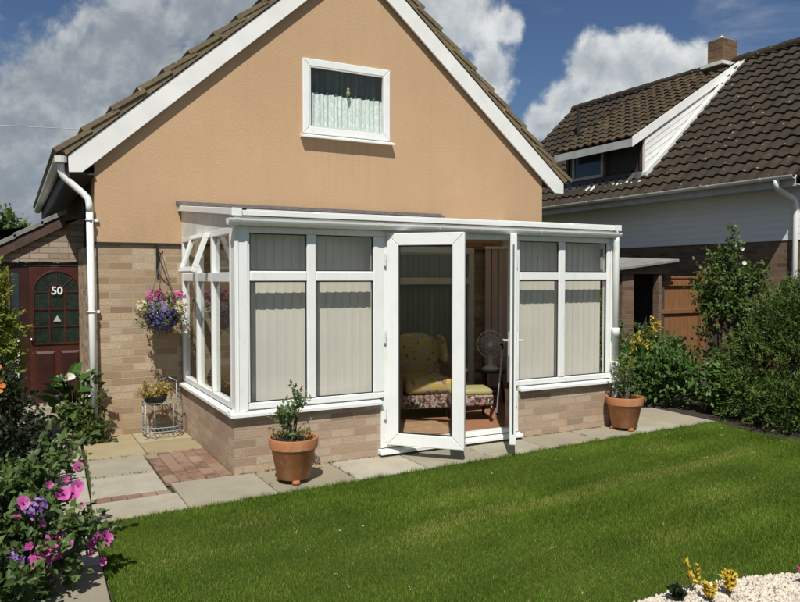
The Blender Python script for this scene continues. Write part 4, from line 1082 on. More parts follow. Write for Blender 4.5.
for a in (45, 90, 135): m.tube([(gc+.09*math.cos(R(a)), PY-.03, gsp+.09*math.sin(R(a))), (gc+gr*math.cos(R(a)), PY-.03, gsp+gr*math.sin(R(a)))], .008, 4)
m.tube([(gc+.09*math.cos(math.pi*k/12), PY-.03, gsp+.09*math.sin(math.pi*k/12)) for k in range(13)], .008, 4)
m.tube([(gx0, PY-.03, gz0), (gx0, PY-.03, gsp)]+[(gc-gr*math.cos(math.pi*k/20), PY-.03, gsp+gr*math.sin(math.pi*k/20)) for k in range(1, 21)]+[(gx1, PY-.03, gz0)], .012, 6)
m.build('glazing_bar', M['door_red'], door)
for xa, xb in ((.275, .505), (.565, .795)):
    m = MB(); m.hexa([(xa, PY-.0205, .16), (xb, PY-.0205, .16), (xb, PY-.0205, .70), (xa, PY-.0205, .70), (xa+.03, PY-.038, .19), (xb-.03, PY-.038, .19), (xb-.03, PY-.038, .67), (xa+.03, PY-.038, .67)]); m.build('panel', M['door_red_dark'], door)
cu = bpy.data.curves.new('house_number', 'FONT'); cu.body = '50'; cu.size = .138; cu.extrude = .006; cu.offset = .003; cu.align_x = 'CENTER'
to = bpy.data.objects.new('tmp_text', cu); col.objects.link(to)
bpy.context.view_layer.update(); dg = bpy.context.evaluated_depsgraph_get(); me = bpy.data.meshes.new_from_object(to.evaluated_get(dg)); bpy.data.objects.remove(to)
me.transform(Matrix.Translation((gc-.0, PY-.05, 1.43)) @ Matrix.Rotation(R(90), 4, 'X')); boxuv(me) if not me.uv_layers else None
o = link('house_number', me, M['white_paint'], door); o['label'] = 'white number 50 on the door glass'
m = MB(); m.prism([(gc-.045, 1.08), (gc+.045, 1.08), (gc, 1.16)], 'y', PY-.044, PY-.040); o = m.build('sticker', M['p_white'], door); o['label'] = 'small pale triangular sticker on the door glass'
m = MB(); m.lathe([(0, -.02), (.018, -.015), (.02, 0), (.012, .015), (0, .02)], (.235, PY-.05, .86), 12); m.build('knob', M['metal'], door, smooth=True)
m = MB(); m.box(.0, .86, PY-.4, PY-.01, -.02, .035); m.build('doorstep', M['slab'], porch, bevel=.01); set_var(bpy.data.objects['doorstep'].data, [.5]*8)

# ------------------------------------------------------------------ neighbour house on the right
NX, EX, EZ, RX, RZ_ = 10.72, 10.25, 3.165, 13.5, 6.17
NY0, NY1 = 6.72, 15.157
nb = thing('neighbour_house', 'house next door with brown pantiled roof, dormer and brick chimney', 'house', (12.5, 10, 0))
m = MB(); m.box(NX, 16.3, NY0+.05, NY1-.1, -.02, 2.22); m.build('brick_wall', M['brick_dark'], nb)
m = MB(); m.box(NX-.012, 16.3, NY0+.04, NY1-.09, 2.222, 3.08); m.build('cladding', M['clad'], nb)
m = MB(); m.prism([(NX, 3.081), (16.3, 3.081), (13.5, 5.95)], 'y', NY0+.06, NY0+.2); m.prism([(NX, 3.081), (16.3, 3.081), (13.5, 5.95)], 'y', NY1-.25, NY1-.12); m.build('gable_wall', M['brick_gold'], nb)
m = MB(); m.box(EX+.03, NX-.0125, NY0, NY1-.05, 3.02, 3.035); m.build('soffit', M['gutter_grey'], nb)
m = MB(); m.box(EX+.005, EX+.03, NY0, NY1-.05, 3.0, 3.14); m.build('fascia', M['gutter_grey'], nb)
def wave_slope(E, A, y0, y1, course=.27, per=.225, amp=.03, step=.038, nseg=8, mask=None):
    """pantiles: courses of a rolled profile running along Y"""
    E = Vector((E[0], 0, E[1])); A = Vector((A[0], 0, A[1])); u = (A-E); Lt = u.length; u.normalize(); n_ = Vector((-u.z, 0, u.x))
    if n_.z < 0: n_ = -n_
    nc = int(math.ceil(Lt/course)); npnt = int((y1-y0)/per*nseg)+1
    V = []; F = []; UV = []
    ys = np.linspace(y0, y1, npnt)
    ph = (ys/per) % 1.0
    prof = amp*np.where(ph < .62, np.sin(ph/.62*math.pi)*1.0-.1, -.1-.35*np.sin((ph-.62)/.38*math.pi))
    i = 0
    for k in range(nc):
        s0, s1 = k*course, min((k+1)*course+.015, Lt)
        jit = np.repeat(np.random.default_rng(k).uniform(-.010, .010, npnt//nseg+2), nseg)[:npnt]
        for (s, h) in ((s0, -.004), (s0, step), (s1, .004)):
            for y, p, j in zip(ys, prof, jit):
                ss = s+(j if s == s0 else 0); q = E+u*ss+n_*(h+p); V.append((q.x, y, q.z)); UV.append((y, (k+.5)*course))
        for r_ in range(2):
            for c_ in range(npnt-1):
                a = i+r_*npnt+c_; F.append((a, a+1, a+1+npnt, a+npnt))
        i += 3*npnt
    me = bpy.data.meshes.new('tiles'); me.from_pydata(V, [], F)
    uvl = me.uv_layers.new(name='UVMap'); idx = np.empty(len(me.loops), dtype=np.int32); me.loops.foreach_get('vertex_index', idx)
    uvl.data.foreach_set('uv', np.array(UV)[idx].ravel())
    return me
def solid_under(E, A, y0, y1, h0=-.06, h1=-.012):
    E = Vector(E); A = Vector(A); u = (A-E).normalized(); n_ = Vector((-u.y, u.x))
    if n_.y < 0: n_ = -n_
    m = MB(); P = lambda q, h: tuple(q+n_*h); m.prism([P(E, h0), P(A, h0), P(A, h1), P(E, h1)], 'y', y0, y1); return m
me = wave_slope((EX-.03, EZ-.03), (RX, RZ_), NY0-.02, NY1); nroof = link('roof', me, M['tile'], nb)
solid_under((EX, EZ-.01), (RX, RZ_), NY0-.01, NY1-.01).build('roof_deck', M['tile'], nroof)
me = wave_slope((2*RX-EX, EZ), (RX, RZ_), NY0-.02, NY1); link('roof', me, M['tile'], nb)
m = MB(); ysr = np.arange(NY0-.02, NY1, .45)
for y in ysr: m.tube([(RX, y, RZ_+.0), (RX, min(y+.452, NY1+.01), RZ_-.008)], [.115, .108], 12)
m.build('ridge_tiles', M['tile'], nb)
# gutter and downpipe
m = MB(); half_gutter(m, (EX-.06, NY0-.03, EZ-.005), (EX-.06, NY1, EZ-.005), .058); ng = m.build('gutter', M['upvc_dirty'], nb)
for y in np.arange(NY0+.5, NY1, .95):
  m = MB(); m.prism([(EX-.06+r_*math.cos(math.pi+math.pi*k/8), EZ+r_*math.sin(math.pi+math.pi*k/8)) for r_, ks in ((.064, range(9)), (.0585, range(8, -1, -1))) for k in ks], 'y', y-.02, y+.02)
  m.build('bracket', M['upvc'], ng)
m = MB(); m.tube([(EX-.06, 6.97, EZ-.05), (EX-.06, 6.97, EZ-.13), (EX-.03, 6.97, EZ-.18), (NX-.10, 6.97, 2.85), (NX-.055, 6.97, 2.76), (NX-.05, 6.97, 2.6), (NX-.05, 6.97, .0)], .042, 12); m.build('downpipe', M['upvc'], nb, smooth=True)
# dormer
DY0, DY1 = 10.07, 12.28
dm_e = (10.40, 4.30); dm_r = (RX-.03, RZ_-.0)
me = wave_slope(dm_e, dm_r, DY0-.03, DY1+.03); dorm = link('dormer', me, M['tile_moss'], nb)
solid_under((dm_e[0]+.02, dm_e[1]-.0), dm_r, DY0+.03, DY1-.02, -.07, -.03).build('roof_deck', M['dark_soffit'], dorm)
m = MB(); m.box(dm_e[0]-.01, dm_e[0]+.015, DY0+.0, DY1, 4.12, 4.27); m.build('fascia', M['gutter_grey'], dorm)
m = MB(); m.prism([(dm_e[0]-.012, 4.11), (dm_e[0]-.012, 4.30), (dm_r[0], RZ_+.005), (dm_r[0]-.05, RZ_-.20)], 'y', DY0-.035, DY0-.01); m.build('bargeboard', M['white_paint'], dorm, bevel=.003)
def mainz(x): return EZ+(x-EX)*(RZ_-EZ)/(RX-EX)
def dormz(x): return dm_e[1]+(x-dm_e[0])*(dm_r[1]-dm_e[1])/(dm_r[0]-dm_e[0])
FXD = 10.74
for yy in (DY0, DY1-.06):
    m = MB(); m.prism([(FXD, mainz(FXD)), (13.35, mainz(13.35)), (13.35, dormz(13.35)-.08), (FXD, dormz(FXD)-.1)], 'y', yy, yy+.05); ck = m.build('cheek', M['white_paint'], dorm)
    if yy == DY0:
        m = MB()
        for k in range(4):
            f = (k+.5)/4.0
            m.prism([(FXD+.0+.5*f*2, mainz(FXD+f)+.0), (FXD+f+.012, mainz(FXD+f)+.0), (13.2, dormz(13.2)-.13-(1-f)*.14), (13.2, dormz(13.2)-.12-(1-f)*.14)], 'y', yy-.004, yy-.001) if False else None
        for k in range(1, 6):
            z0 = mainz(FXD)+k*.13
            # board joints run parallel to the dormer roof
            sl_ = (dm_r[1]-dm_e[1])/(dm_r[0]-dm_e[0]); xa = FXD; za = dormz(xa)-.1-k*.115
            if za < mainz(xa): xa = (za-sl_*xa-EZ+EX*(RZ_-EZ)/(RX-EX))/((RZ_-EZ)/(RX-EX)-sl_); za = mainz(xa)
            xb = xa
            while xb < 13.3 and mainz(xb) < za+(xb-xa)*sl_: xb += .05
            m.prism([(xa, za-.006), (xb, za+(xb-xa)*sl_-.006), (xb, za+(xb-xa)*sl_+.006), (xa, za+.006)], 'y', yy-.0035, yy-.001)
        if m.f: m.build('board_joint', M['gutter_grey'], ck)
m = MB()
for y0_, y1_ in ((DY0-.045, DY0-.012),):
    ph = [(FXD-.12, mainz(FXD-.12)), (13.45, mainz(13.45)), (13.45, mainz(13.45)+.06), (FXD-.12, mainz(FXD-.12)+.13)]
m.prism([(a, b+.0) for a, b in ph], 'y', DY0-.16, DY0-.045)
m.build('flashing', M['upvc_dirty'], dorm)
m = MB()
m.box(FXD, FXD+.06, DY0+.06, DY1-.06, mainz(FXD)-.02, mainz(FXD)+.08); m.box(FXD, FXD+.06, DY0+.06, DY1-.06, 4.28, 4.42)
for y in (DY0+.05, 11.085, 12.085, DY1-.06): m.box(FXD-.004, FXD+.06, y, y+.07, mainz(FXD)+.08, 4.28)
dw = m.build('window', M['fascia_brown'], dorm)
m = MB(); m.box(FXD+.005, FXD+.011, 11.2, 12.04, mainz(FXD)+.08, 4.28); m.build('pane', M['dark_glass'], dw)
m = MB(); ca, cb, cz0, cz1 = 11.16, 12.08, 3.70, 4.27; m.box(FXD-.02, FXD+.02, ca, ca+.06, cz0, cz1); m.box(FXD-.02, FXD+.02, cb-.06, cb, cz0, cz1); m.box(FXD-.019, FXD+.02, ca+.06, cb-.06, cz0, cz0+.06); m.box(FXD-.019, FXD+.02, ca+.06, cb-.06, cz1-.06, cz1); m.build('casement', M['gutter_grey'], dw)
m = MB(); m.box(FXD+.05, FXD+.056, DY0+.12, 11.18, mainz(FXD)+.08, 4.28); m.box(FXD+.05, FXD+.056, 12.07, DY1-.06, mainz(FXD)+.08, 4.28); m.build('pane', M['interior'], dw)  # matt dark sheets standing for the shade inside the dormer openings
m = MB(); m.prism([(FXD-.15, mainz(FXD-.15)+.01), (FXD+.0, mainz(FXD)+.0), (FXD, mainz(FXD)+.06), (FXD-.15, mainz(FXD-.15)+.055)], 'y', DY0-.1, DY1+.02); m.build('apron_flashing', M['lead'], dorm)
m = MB(); g = np.random.default_rng(9)
for k in range(14):
    y = g.uniform(DY0-.1, 11.6); x = FXD-.16-g.random()*.08; z = mainz(x)+.045; r_ = g.uniform(.015, .032)
    m.hexa([(x-r_, y-r_, z-.03), (x+r_, y-r_, z-.0), (x+r_, y+r_, z), (x-r_, y+r_, z-.03), (x-r_*.6, y-r_*.7, z+.012), (x+r_*.6, y-r_*.6, z+.03), (x+r_*.7, y+r_*.6, z+.03), (x-r_*.6, y+r_*.6, z+.01)])
m.build('mortar', M['upvc_dirty'], dorm, bevel=.006)
# chimney
m = MB(); m.box(13.09, 13.56, 10.21, 10.57, 5.7, 6.60); ch = m.build('chimney', M['brick_chim'], nb)
m = MB(); m.box(13.085, 13.565, 10.205, 10.575, 6.60, 6.615); m.box(13.16, 13.49, 10.28, 10.50, 6.615, 6.66); m.build('chimney_cap', M['felt'], ch, bevel=.008)
m = MB(); m.lathe([(.05, 0), (.06, .02), (.05, .05), (.02, .07), (.03, .1), (0, .11)], (13.3, 10.40, 6.66), 12); m.build('cowl', M['gutter_grey'], ch)
m = MB(); m.box(12.98, 13.66, 10.12, 10.66, 6.05, 6.12); m.build('flashing', M['upvc_dirty'], ch)
# soil vent pipe on the dormer roof
m = MB(); m.tube([(12.35, 13.7, 5.0), (12.35, 13.7, 5.72)], .05, 10); m.tube([(12.35, 13.7, 5.72), (12.35, 13.7, 5.76)], [.06, .055], 10); m.build('vent_pipe', M['black'], nb, smooth=False)

# outhouse and gate between the houses
oh = thing('outhouse', 'small brick outhouse with dark doorway and sloping grey roof by the wooden gate', 'outhouse', (9.1, 8.6, 0))
m = MB(); m.box(8.2, 8.52, 8.5, 8.6, -.02, 1.70); m.box(8.60, 8.86, 8.5, 8.62, -.02, 1.70); m.box(9.42, 9.50, 8.5, 8.62, -.02, 1.70)
m.prism([(8.2, 1.702), (9.70, 1.702), (9.70, 1.88), (8.2, 1.71)], 'y', 8.5, 8.6)
m.build('brick_wall', M['brick_dark'], oh)
m = MB(); m.box(8.6, 9.7, 9.6, 9.7, -.02, 1.7); m.box(9.6, 9.7, 8.63, 9.6, -.02, 1.7); m.build('rear_wall', M['interior'], oh)
m = MB(); m.hexa([(8.1, 8.38, 1.715), (9.76, 8.38, 1.90), (9.76, 9.8, 1.96), (8.1, 9.8, 1.92), (8.1, 8.38, 1.76), (9.76, 8.38, 1.945), (9.76, 9.8, 2.01), (8.1, 9.8, 2.0)]); m.build('roof', M['felt'], oh, bevel=.006)
gate = thing('wooden_gate', 'tall orange stained board gate beside the brick outhouse', 'gate', (9.95, 8.66, 0))
m = MB()
for k in range(9):
    x = 9.51+k*.117; m.box(x, x+.111, 8.66, 8.68, .05, 1.62+random.uniform(-.004, .004))
m.build('board_panel', M['fence'], gate, bevel=.002)
m = MB(); m.box(9.50, 10.58, 8.62, 8.659, 1.50, 1.58); m.build('rail', M['fence'], gate, bevel=.003)
m = MB(); m.box(9.50, 10.58, 8.62, 8.659, 1.03, 1.10); m.build('rail', M['fence'], gate, bevel=.003)
m = MB(); m.box(9.50, 10.58, 8.645, 8.695, 1.625, 1.665); m.build('capping', M['fence'], gate, bevel=.004)
m = MB(); m.box(10.585, 10.70, 8.6, 8.72, -.02, 1.75); m.build('post', M['fence'], gate, bevel=.005)

# ------------------------------------------------------------------ terracotta pots
def pot(loc, label, group):
    t = thing('potted_plant', label, 'potted plant', loc, group); x, y, z = loc
    m = MB(); m.lathe([(0, .03), (.125, .03), (.13, .035), (.178, .27), (.18, .272), (.192, .275), (.20, .345), (.197, .355), (.182, .355), (.172, .30), (0, .30)], (x, y, z), 36)
    p = m.build('pot', M['terracotta'], t, smooth=False)
    for pl in p.data.polygons: pl.use_smooth = True
    e = p.modifiers.new('es', 'EDGE_SPLIT'); e.split_angle = R(40)
    for k in range(3):
        a = R(-100+120*k); cx, cy = x+.115*math.cos(a), y+.115*math.sin(a)
        m = MB(); m.lathe([(0, 0), (.03, 0), (.034, .015), (.026, .034), (0, .034)], (cx, cy, z), 12); m.build('foot', M['terracotta'], t, smooth=True)
    m = MB(); m.lathe([(0, .33), (.12, .328), (.176, .322), (.174, .30)], (x, y, z), 20); m.build('soil', M['soilm'], t, smooth=True)
    return t
p1 = pot((1.985, 5.49, .014), 'terracotta pot with small leafy plant by the left corner of the conservatory', 'terracotta pots on the patio')
bush(p1, [((1.97, 5.49, .46), (.12, .12, .15)), ((1.90, 5.49, .53), (.09, .09, .12)), ((2.03, 5.5, .64), (.05, .05, .10))], 56, 12, .12, .038, .02, M['lf_pot'], 'kite', .7, seed=1, base=(1.985, 5.49, .33), stems=10)
bush(p1, [((2.08, 5.46, .385), (.06, .06, .05))], 14, 8, .05, .022, .013, M['lf_tan'], 'kite', .4, seed=2, part='pale_foliage')
m = MB(); m.box(2.015, 2.065, 5.299, 5.302, .31, .345); m.v = [tuple(Matrix.Rotation(R(8), 4, 'Z') @ (Vector(p)-Vector((2.04, 5.3, .33)))+Vector((2.04, 5.318, .33))) for p in m.v]; m.build('price_tag', M['white_paint'], p1)
m = MB(); m.box(2.07, 2.078, 5.44, 5.47, .34, .46); m.build('plant_marker', M['p_cream'], p1)
p2 = pot((5.80, 5.68, .014), 'terracotta pot with straggly yellow-green plant at the right corner of the conservatory', 'terracotta pots on the patio')
bush(p2, [((5.81, 5.68, .46), (.14, .14, .15)), ((5.72, 5.68, .60), (.07, .07, .17)), ((5.87, 5.68, .56), (.07, .07, .16))], 64, 10, .14, .036, .017, M['lf_pot'], 'kite', 1.1, seed=3, base=(5.8, 5.68, .33), stems=12)
bush(p2, [((5.72, 5.67, .72), (.05, .05, .09)), ((5.87, 5.69, .68), (.04, .04, .10))], 14, 10, .08, .022, .013, M['lf_yellow'], 'kite', 1.0, seed=4, part='flower_spikes')

# ------------------------------------------------------------------ hanging basket with bracket
bx_, by_, bz_ = 1.36, 7.66, 1.30
m = MB(); m.box(1.362, 1.384, 7.925, 7.948, 1.66, 1.98); m.tube([(1.373, 7.93, 1.92), (1.373, 7.80, 1.90), (1.373, 7.66, 1.885), (1.373, 7.63, 1.90), (1.373, 7.63, 1.915)], .007, 6); m.tube([(1.373, 7.93, 1.72), (1.373, 7.82, 1.80), (1.373, 7.74, 1.893)], .006, 6)
br = m.build('wall_bracket', M['black'], None, origin=(1.373, 7.95, 1.66)); tag(br, 'black iron hanging bracket screwed to the brick wall', 'bracket')
hb = thing('hanging_basket', 'hanging basket full of blue, pink and white flowers by the brick wall', 'hanging basket', (bx_, by_, bz_))
m = MB(); m.lathe([(0, -.20), (.08, -.19), (.15, -.13), (.185, -.04), (.19, .0), (.17, .0), (0, -.02)], (bx_, by_, bz_), 20); m.build('basket', M['wood_dark'], hb, smooth=True)
m = MB()
for k in range(3): a = R(90+120*k); m.tube([(bx_+.18*math.cos(a), by_+.18*math.sin(a), bz_), (1.373, 7.66, 1.875)], .0035, 5)
m.build('chain', M['metal'], hb)
bush(hb, [((bx_, by_, bz_+.04), (.22, .2, .15)), ((bx_-.02, by_-.06, bz_-.08), (.22, .17, .16))], 170, 9, .09, .03, .017, M['lf_pot'], 'kite', .3, seed=5)
def ell(g, n, c, r, up=0, front=True):
    d = norm(g.normal(size=(n, 3))+np.array([0, -.7 if front else 0, up])); return np.array(c)+d*np.array(r)*g.uniform(.8, 1.08, (n, 1)), d
g = np.random.default_rng(21)
P, D = ell(g, 420, (bx_+.0, by_-.05, bz_-.04), (.17, .16, .17), -.35); scatter_small('blue_flowers', P, D, M['p_blue'], hb, .014, 5, seed=1)
P1, D1 = ell(g, 28, (bx_-.07, by_-.03, bz_+.14), (.10, .09, .08), .3); P2, D2 = ell(g, 20, (bx_+.15, by_-.03, bz_+.14), (.08, .08, .07), .3)
scatter_small('pink_flowers', np.concatenate([P1, P2]), np.concatenate([D1, D2]), M['p_pink'], hb, .027, 5, seed=2)
P1, D1 = ell(g, 90, (bx_+.15, by_-.06, bz_+.01), (.09, .10, .09), 0); P2, D2 = ell(g, 55, (bx_-.2, by_-.02, bz_+.04), (.06, .09, .11), 0)
scatter_small('white_flowers', np.concatenate([P1, P2]), np.concatenate([D1, D2]), M['p_cream'], hb, .016, 5, seed=3)

# ------------------------------------------------------------------ wire plant stand with a bowl of yellowing plants
ps = thing('plant_stand', 'pale grey wire plant stand in the corner of the terrace', 'plant stand', (1.36, 7.68, .012))
def arc(cx, cy, r, a0, a1, z, n=10): return [(cx+r*math.cos(R(a0+(a1-a0)*k/n)), cy+r*math.sin(R(a0+(a1-a0)*k/n)), z) for k in range(n+1)]
m = MB(); rr_ = .0055
def hoop(z, x0=1.17, x1=1.55, y0=7.56, y1=7.86):
    r = .12; pts = arc(x0+r, y0+r, r, 270, 180, z, 6)+arc(x0+r, y1-r, r, 180, 90, z, 6)+arc(x1-r, y1-r, r, 90, 0, z, 6)+arc(x1-r, y0+r, r, 0, -90, z, 6)
    return pts+[pts[0]]
for z in (.08, .12, .37): m.tube(hoop(z), rr_, 6, False)
for (x, y) in ((1.19, 7.62), (1.27, 7.565), (1.53, 7.62), (1.45, 7.565), (1.19, 7.8), (1.53, 7.8), (1.36, 7.86)):
    top = .56 if y > 7.75 and x > 1.4 else .375
    m.tube([(x, y, .016), (x, y, top)], rr_, 6); m.lathe([(0, 0), (.012, .002), (.012, .012), (0, .016)], (x, y, .012), 8)
m.tube([(1.53, 7.8, .56), (1.45, 7.86, .60), (1.36, 7.86, .56), (1.36, 7.86, .37)], rr_, 6)
m.build('frame', M['wire'], ps, smooth=True)
m = MB()
for k in range(9): x = 1.19+k*.042; m.tube([(x, 7.575, .085), (x, 7.85, .085)], .0025, 5)
m.build('shelf', M['wire'], ps)
m = MB()
for k in range(6): x = 1.19+k*.042; m.tube([(x, 7.575, .37), (x, 7.85, .37)], .0025, 5)
m.build('shelf', M['wire'], ps)
bp = thing('planter_bowl', 'dark bowl of small yellowing plants on the wire stand', 'planter', (1.28, 7.67, .37))
m = MB(); m.lathe([(0, -.04), (.06, -.04), (.10, .0), (.125, .06), (.12, .065), (.105, .05), (0, .045)], (1.29, 7.67, .385), 20); m.build('bowl', M['black'], bp, smooth=True)
bush(bp, [((1.29, 7.67, .475), (.17, .13, .075))], 80, 9, .10, .026, .012, M['lf_tan'], 'kite', .7, seed=8)
P, D = ell(np.random.default_rng(4), 40, (1.29, 7.67, .49), (.17, .13, .07), .6); scatter_small('flowers', P, D, M['p_yellow'], bp, .013, 5, seed=9)

# ------------------------------------------------------------------ planting, left side
ly = thing('arum_lily', 'arum lily with glossy leaves and white blooms by the downpipe', 'arum lily', (.55, 8.5, 0))
g = np.random.default_rng(31); n = 46
a = g.random(n)*2*np.pi; rad = g.uniform(.03, .22, n); h = g.uniform(.12, .62, n)
P = np.stack([.58+rad*np.cos(a), 8.45+rad*np.sin(a), h], 1); D = norm(np.stack([np.cos(a), np.sin(a)-.4, g.uniform(-.25, .8, n)], 1)); N = norm(np.stack([-.3*np.cos(a)-.2, -.3*np.sin(a)-.5, np.full(n, .8)], 1))
leaves('foliage', P, D, N, g.uniform(.13, .24, n), g.uniform(.08, .14, n), M['lf_lily'], ly, 'heart')
m = MB()
for p in P: m.tube([(.58+(p[0]-.58)*.25, 8.45+(p[1]-8.45)*.25, 0), tuple((p+np.array([.58, 8.45, 0]))*.5+np.array([0, 0, .06])), tuple(p)], [.008, .007, .005], 5)
m.build('stem', M['lf_lily'], ly)
def spathe(p, d, s):
    V, T, va = [], [], []; n = 10
    for r_ in range(5):
        t = r_/4; 
        for k in range(n+1):
            a = -R(150)+R(300)*k/n; w = (.10+.42*t)*(1+.25*t*math.cos(a)); V.append((w*math.sin(a), -w*math.cos(a)*.9, t*1.0+.42*t*t*math.cos(a))); va.append(.4+.5*t)
    for r_ in range(4):
        for k in range(n): b = r_*(n+1)+k; T += [(b, b+1, b+n+2), (b, b+n+2, b+n+1)]
    me = mesh_np('flower', V, T); set_var(me, va); me.polygons.foreach_set('use_smooth', [True]*len(me.polygons))
    o = bpy.data.objects.new('flower', me); me.materials.append(M['p_white']); col.objects.link(o); o.parent = ly
    orient(o, Vector(p)-ly.location, d, 0, s)
    m = MB(); m.tube([(0, 0, .15), (0, 0, .75)], [.06, .05], 8); k = m.build('spadix', M['spadix'], None, world=False, smooth=True); k.parent = o
    st = MB(); st.tube([(.58, 8.45, 0), ((.58+p[0])/2, (8.45+p[1])/2, p[2]*.6), p], [.008, .007, .006], 5); st.build('stem', M['lf_lily'], ly)
spathe((.475, 8.25, .58), (.25, -.9, .5), .135)
spathe((.60, 8.2, .285), (.2, -.6, .8), .085)
spathe((.44, 8.5, .34), (-.3, -.5, .8), .08)
iv = thing('ivy', 'ivy climbing at the foot of the white downpipe', 'ivy', (.7, 7.75, 0))
bush(iv, [((.70, 7.72, .10), (.20, .14, .15)), ((.74, 7.80, .40), (.07, .06, .40)), ((.60, 7.9, .2), (.2, .2, .2))], 170, 8, .10, .04, .032, M['lf_ivy'], 'heart', .3, seed=10, base=(.7, 7.8, 0))
gc_ = thing('golden_conifer', 'feathery golden conifer at the left edge in front of the porch', 'conifer', (-.32, 7.8, 0))
bush(gc_, [((-.28, 7.8, 1.0), (.38, .36, .62)), ((-.28, 7.8, 1.45), (.26, .25, .4)), ((-.34, 7.8, .45), (.38, .35, .45))], 1100, 22, .22, .06, .022, M['lf_gold'], 'kite', .8, .55, .4, seed=11, base=(-.33, 7.8, 0), stems=14)
ds = thing('dark_shrub', 'dense dark shrub in shade beside the path', 'shrub', (-.2, 6.4, 0))
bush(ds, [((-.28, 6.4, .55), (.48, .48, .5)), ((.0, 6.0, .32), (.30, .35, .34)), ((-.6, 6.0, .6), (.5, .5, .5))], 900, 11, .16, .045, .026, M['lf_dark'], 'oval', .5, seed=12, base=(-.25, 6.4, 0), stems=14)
ol = thing('orange_lily', 'orange lily flowers at the left edge above the dark shrub', 'lily', (-.42, 6.35, .0))
bush(ol, [((-.40, 6.3, .82), (.14, .12, .2))], 26, 8, .16, .09, .014, M['lf_shrub'], 'kite', 1.0, seed=13, base=(-.42, 6.35, .0), stems=8)
fm = flower_mesh('lily_bloom', 6, .06, .8, .5); fm.materials.append(M['p_orange'])
for k, (p, d) in enumerate((((-.13, 6.05, .98), (.3, -1, .5)), ((-.20, 6.1, .93), (-.3, -1, .3)), ((-.11, 6.0, .86), (.5, -.9, .2)), ((-.22, 6.0, .85), (0, -1, .4)), ((-.30, 6.1, .98), (0, -1, .4)))):
    o = bpy.data.objects.new('flower', fm); col.objects.link(o); o.parent = ol; orient(o, Vector(p)-ol.location, d, k)
mal = thing('mallow_bush', 'leafy mallow bush with pink open flowers spilling over the path', 'shrub', (-.1, 4.3, 0))
bl = [((-.12, 4.35, .34), (.34, .38, .32)), ((.12, 4.15, .26), (.24, .26, .25)), ((-.42, 4.0, .30), (.36, .4, .28)), ((.06, 4.5, .44), (.2, .24, .2)), ((.30, 4.2, .26), (.16, .10, .09)), ((.24, 4.72, .58), (.10, .22, .09)), ((-.15, 3.85, .18), (.3, .3, .2))]
bush(mal, bl, 700, 9, .15, .043, .034, M['lf_lav'], 'heart', .45, seed=14, base=(-.1, 4.3, 0), stems=26, inner=.35)
# long arching stems with sparse leaves
m = MB(); g = np.random.default_rng(16); LP, LD = [], []
for tip in ((.40, 4.30, .27), (.34, 4.9, .62), (.44, 4.6, .74), (.20, 5.0, .70), (.33, 4.05, .12), (.48, 4.35, .22)):
    a = np.array((-.05, 4.3, .02)); b = np.array(tip); c = (a+b)/2+np.array([0, 0, .28]); pts = [(1-s)**2*a+2*s*(1-s)*c+s*s*b for s in np.linspace(0, 1, 9)]
    m.tube(pts, list(np.linspace(.007, .003, 9)), 5)
    for s in np.linspace(.35, 1, 11): LP.append((1-s)**2*a+2*s*(1-s)*c+s*s*b); LD.append(g.normal(size=3)+np.array([0, 0, .3]))
m.build('arching_stem', M['stem'], mal); leaves('foliage', LP, LD, np.array([[0, -.4, .8]]*len(LP)), g.uniform(.04, .065, len(LP)), .04, M['lf_lav'], mal, 'heart')
fm = flower_mesh('mallow_bloom', 5, .042, .30, .92); fm.materials.append(M['p_pink']); fmm = flower_mesh('mallow_bud', 5, .028, 1.1, .6); fmm.materials.append(M['p_pink'])
cm = MB(); cm.lathe([(0, 0), (.006, .003), (.006, .018), (0, .024)], (0, 0, 0), 8)
spots = [((.275, 4.18, .50), 1.0, fm), ((.225, 4.15, .51), .9, fm), ((.30, 4.2, .53), .8, fm), ((.19, 4.05, .315), 1.25, fm), ((.13, 4.02, .27), .95, fm), ((.10, 4.0, .235), 1.0, fm), ((.16, 4.02, .24), .9, fm), ((.435, 4.2, .225), 1.0, fm), ((.40, 4.2, .235), .8, fm), ((.46, 4.22, .205), .7, fmm), ((.37, 4.2, .21), .9, fmm), ((.35, 4.15, .17), .8, fmm), ((.41, 4.15, .12), .8, fmm), ((.33, 4.5, .56), .7, fm), ((.25, 4.25, .56), .7, fmm), ((.07, 4.02, .30), .8, fmm), ((.21, 4.1, .20), .8, fmm), ((.12, 4.05, .40), .7, fmm), ((.16, 4.1, .58), .7, fmm), ((.31, 4.15, .44), .6, fmm), ((.05, 4.0, .17), .8, fmm), ((.24, 4.05, .28), .7, fm), ((.02, 4.1, .45), .7, fmm), ((.04, 4.05, .52), .8, fm)]
cme = None
for k, (p, s, me_) in enumerate(spots):
    o = bpy.data.objects.new('flower', me_); col.objects.link(o); o.parent = mal
    d = (random.uniform(-.4, .5), -1, random.uniform(.2, .9)); orient(o, Vector(p)-mal.location, d, random.random()*6, s)
    if me_ is fm:
        if cme is None: c0 = cm.build('centre', M['p_center'], None, world=False, smooth=True); cme = c0.data; c0.parent = o
        else: c0 = bpy.data.objects.new('centre', cme); col.objects.link(c0); c0.parent = o
for k, (x, y, z, lab) in enumerate(((.10, 4.0, .50, 'violet flower cluster beside the upper pink mallow blooms'), (.0, 3.92, .30, 'violet flower cluster low at the left edge of the mallow bush'))):
    vi = thing('violet_flower', lab, 'flower', (x-.06, y+.12, 0), 'violet flowers among the mallow')
    P, D = ell(np.random.default_rng(6+k), 34, (x, y, z), (.055, .045, .06), .3); scatter_small('petals', P, D, M['p_violet'], vi, .014, 5, seed=5+k)
    m = MB(); m.tube([(x-.06, y+.12, 0), (x-.02, y+.05, z*.6), (x, y, z)], .004, 5); m.build('stem', M['stem'], vi)

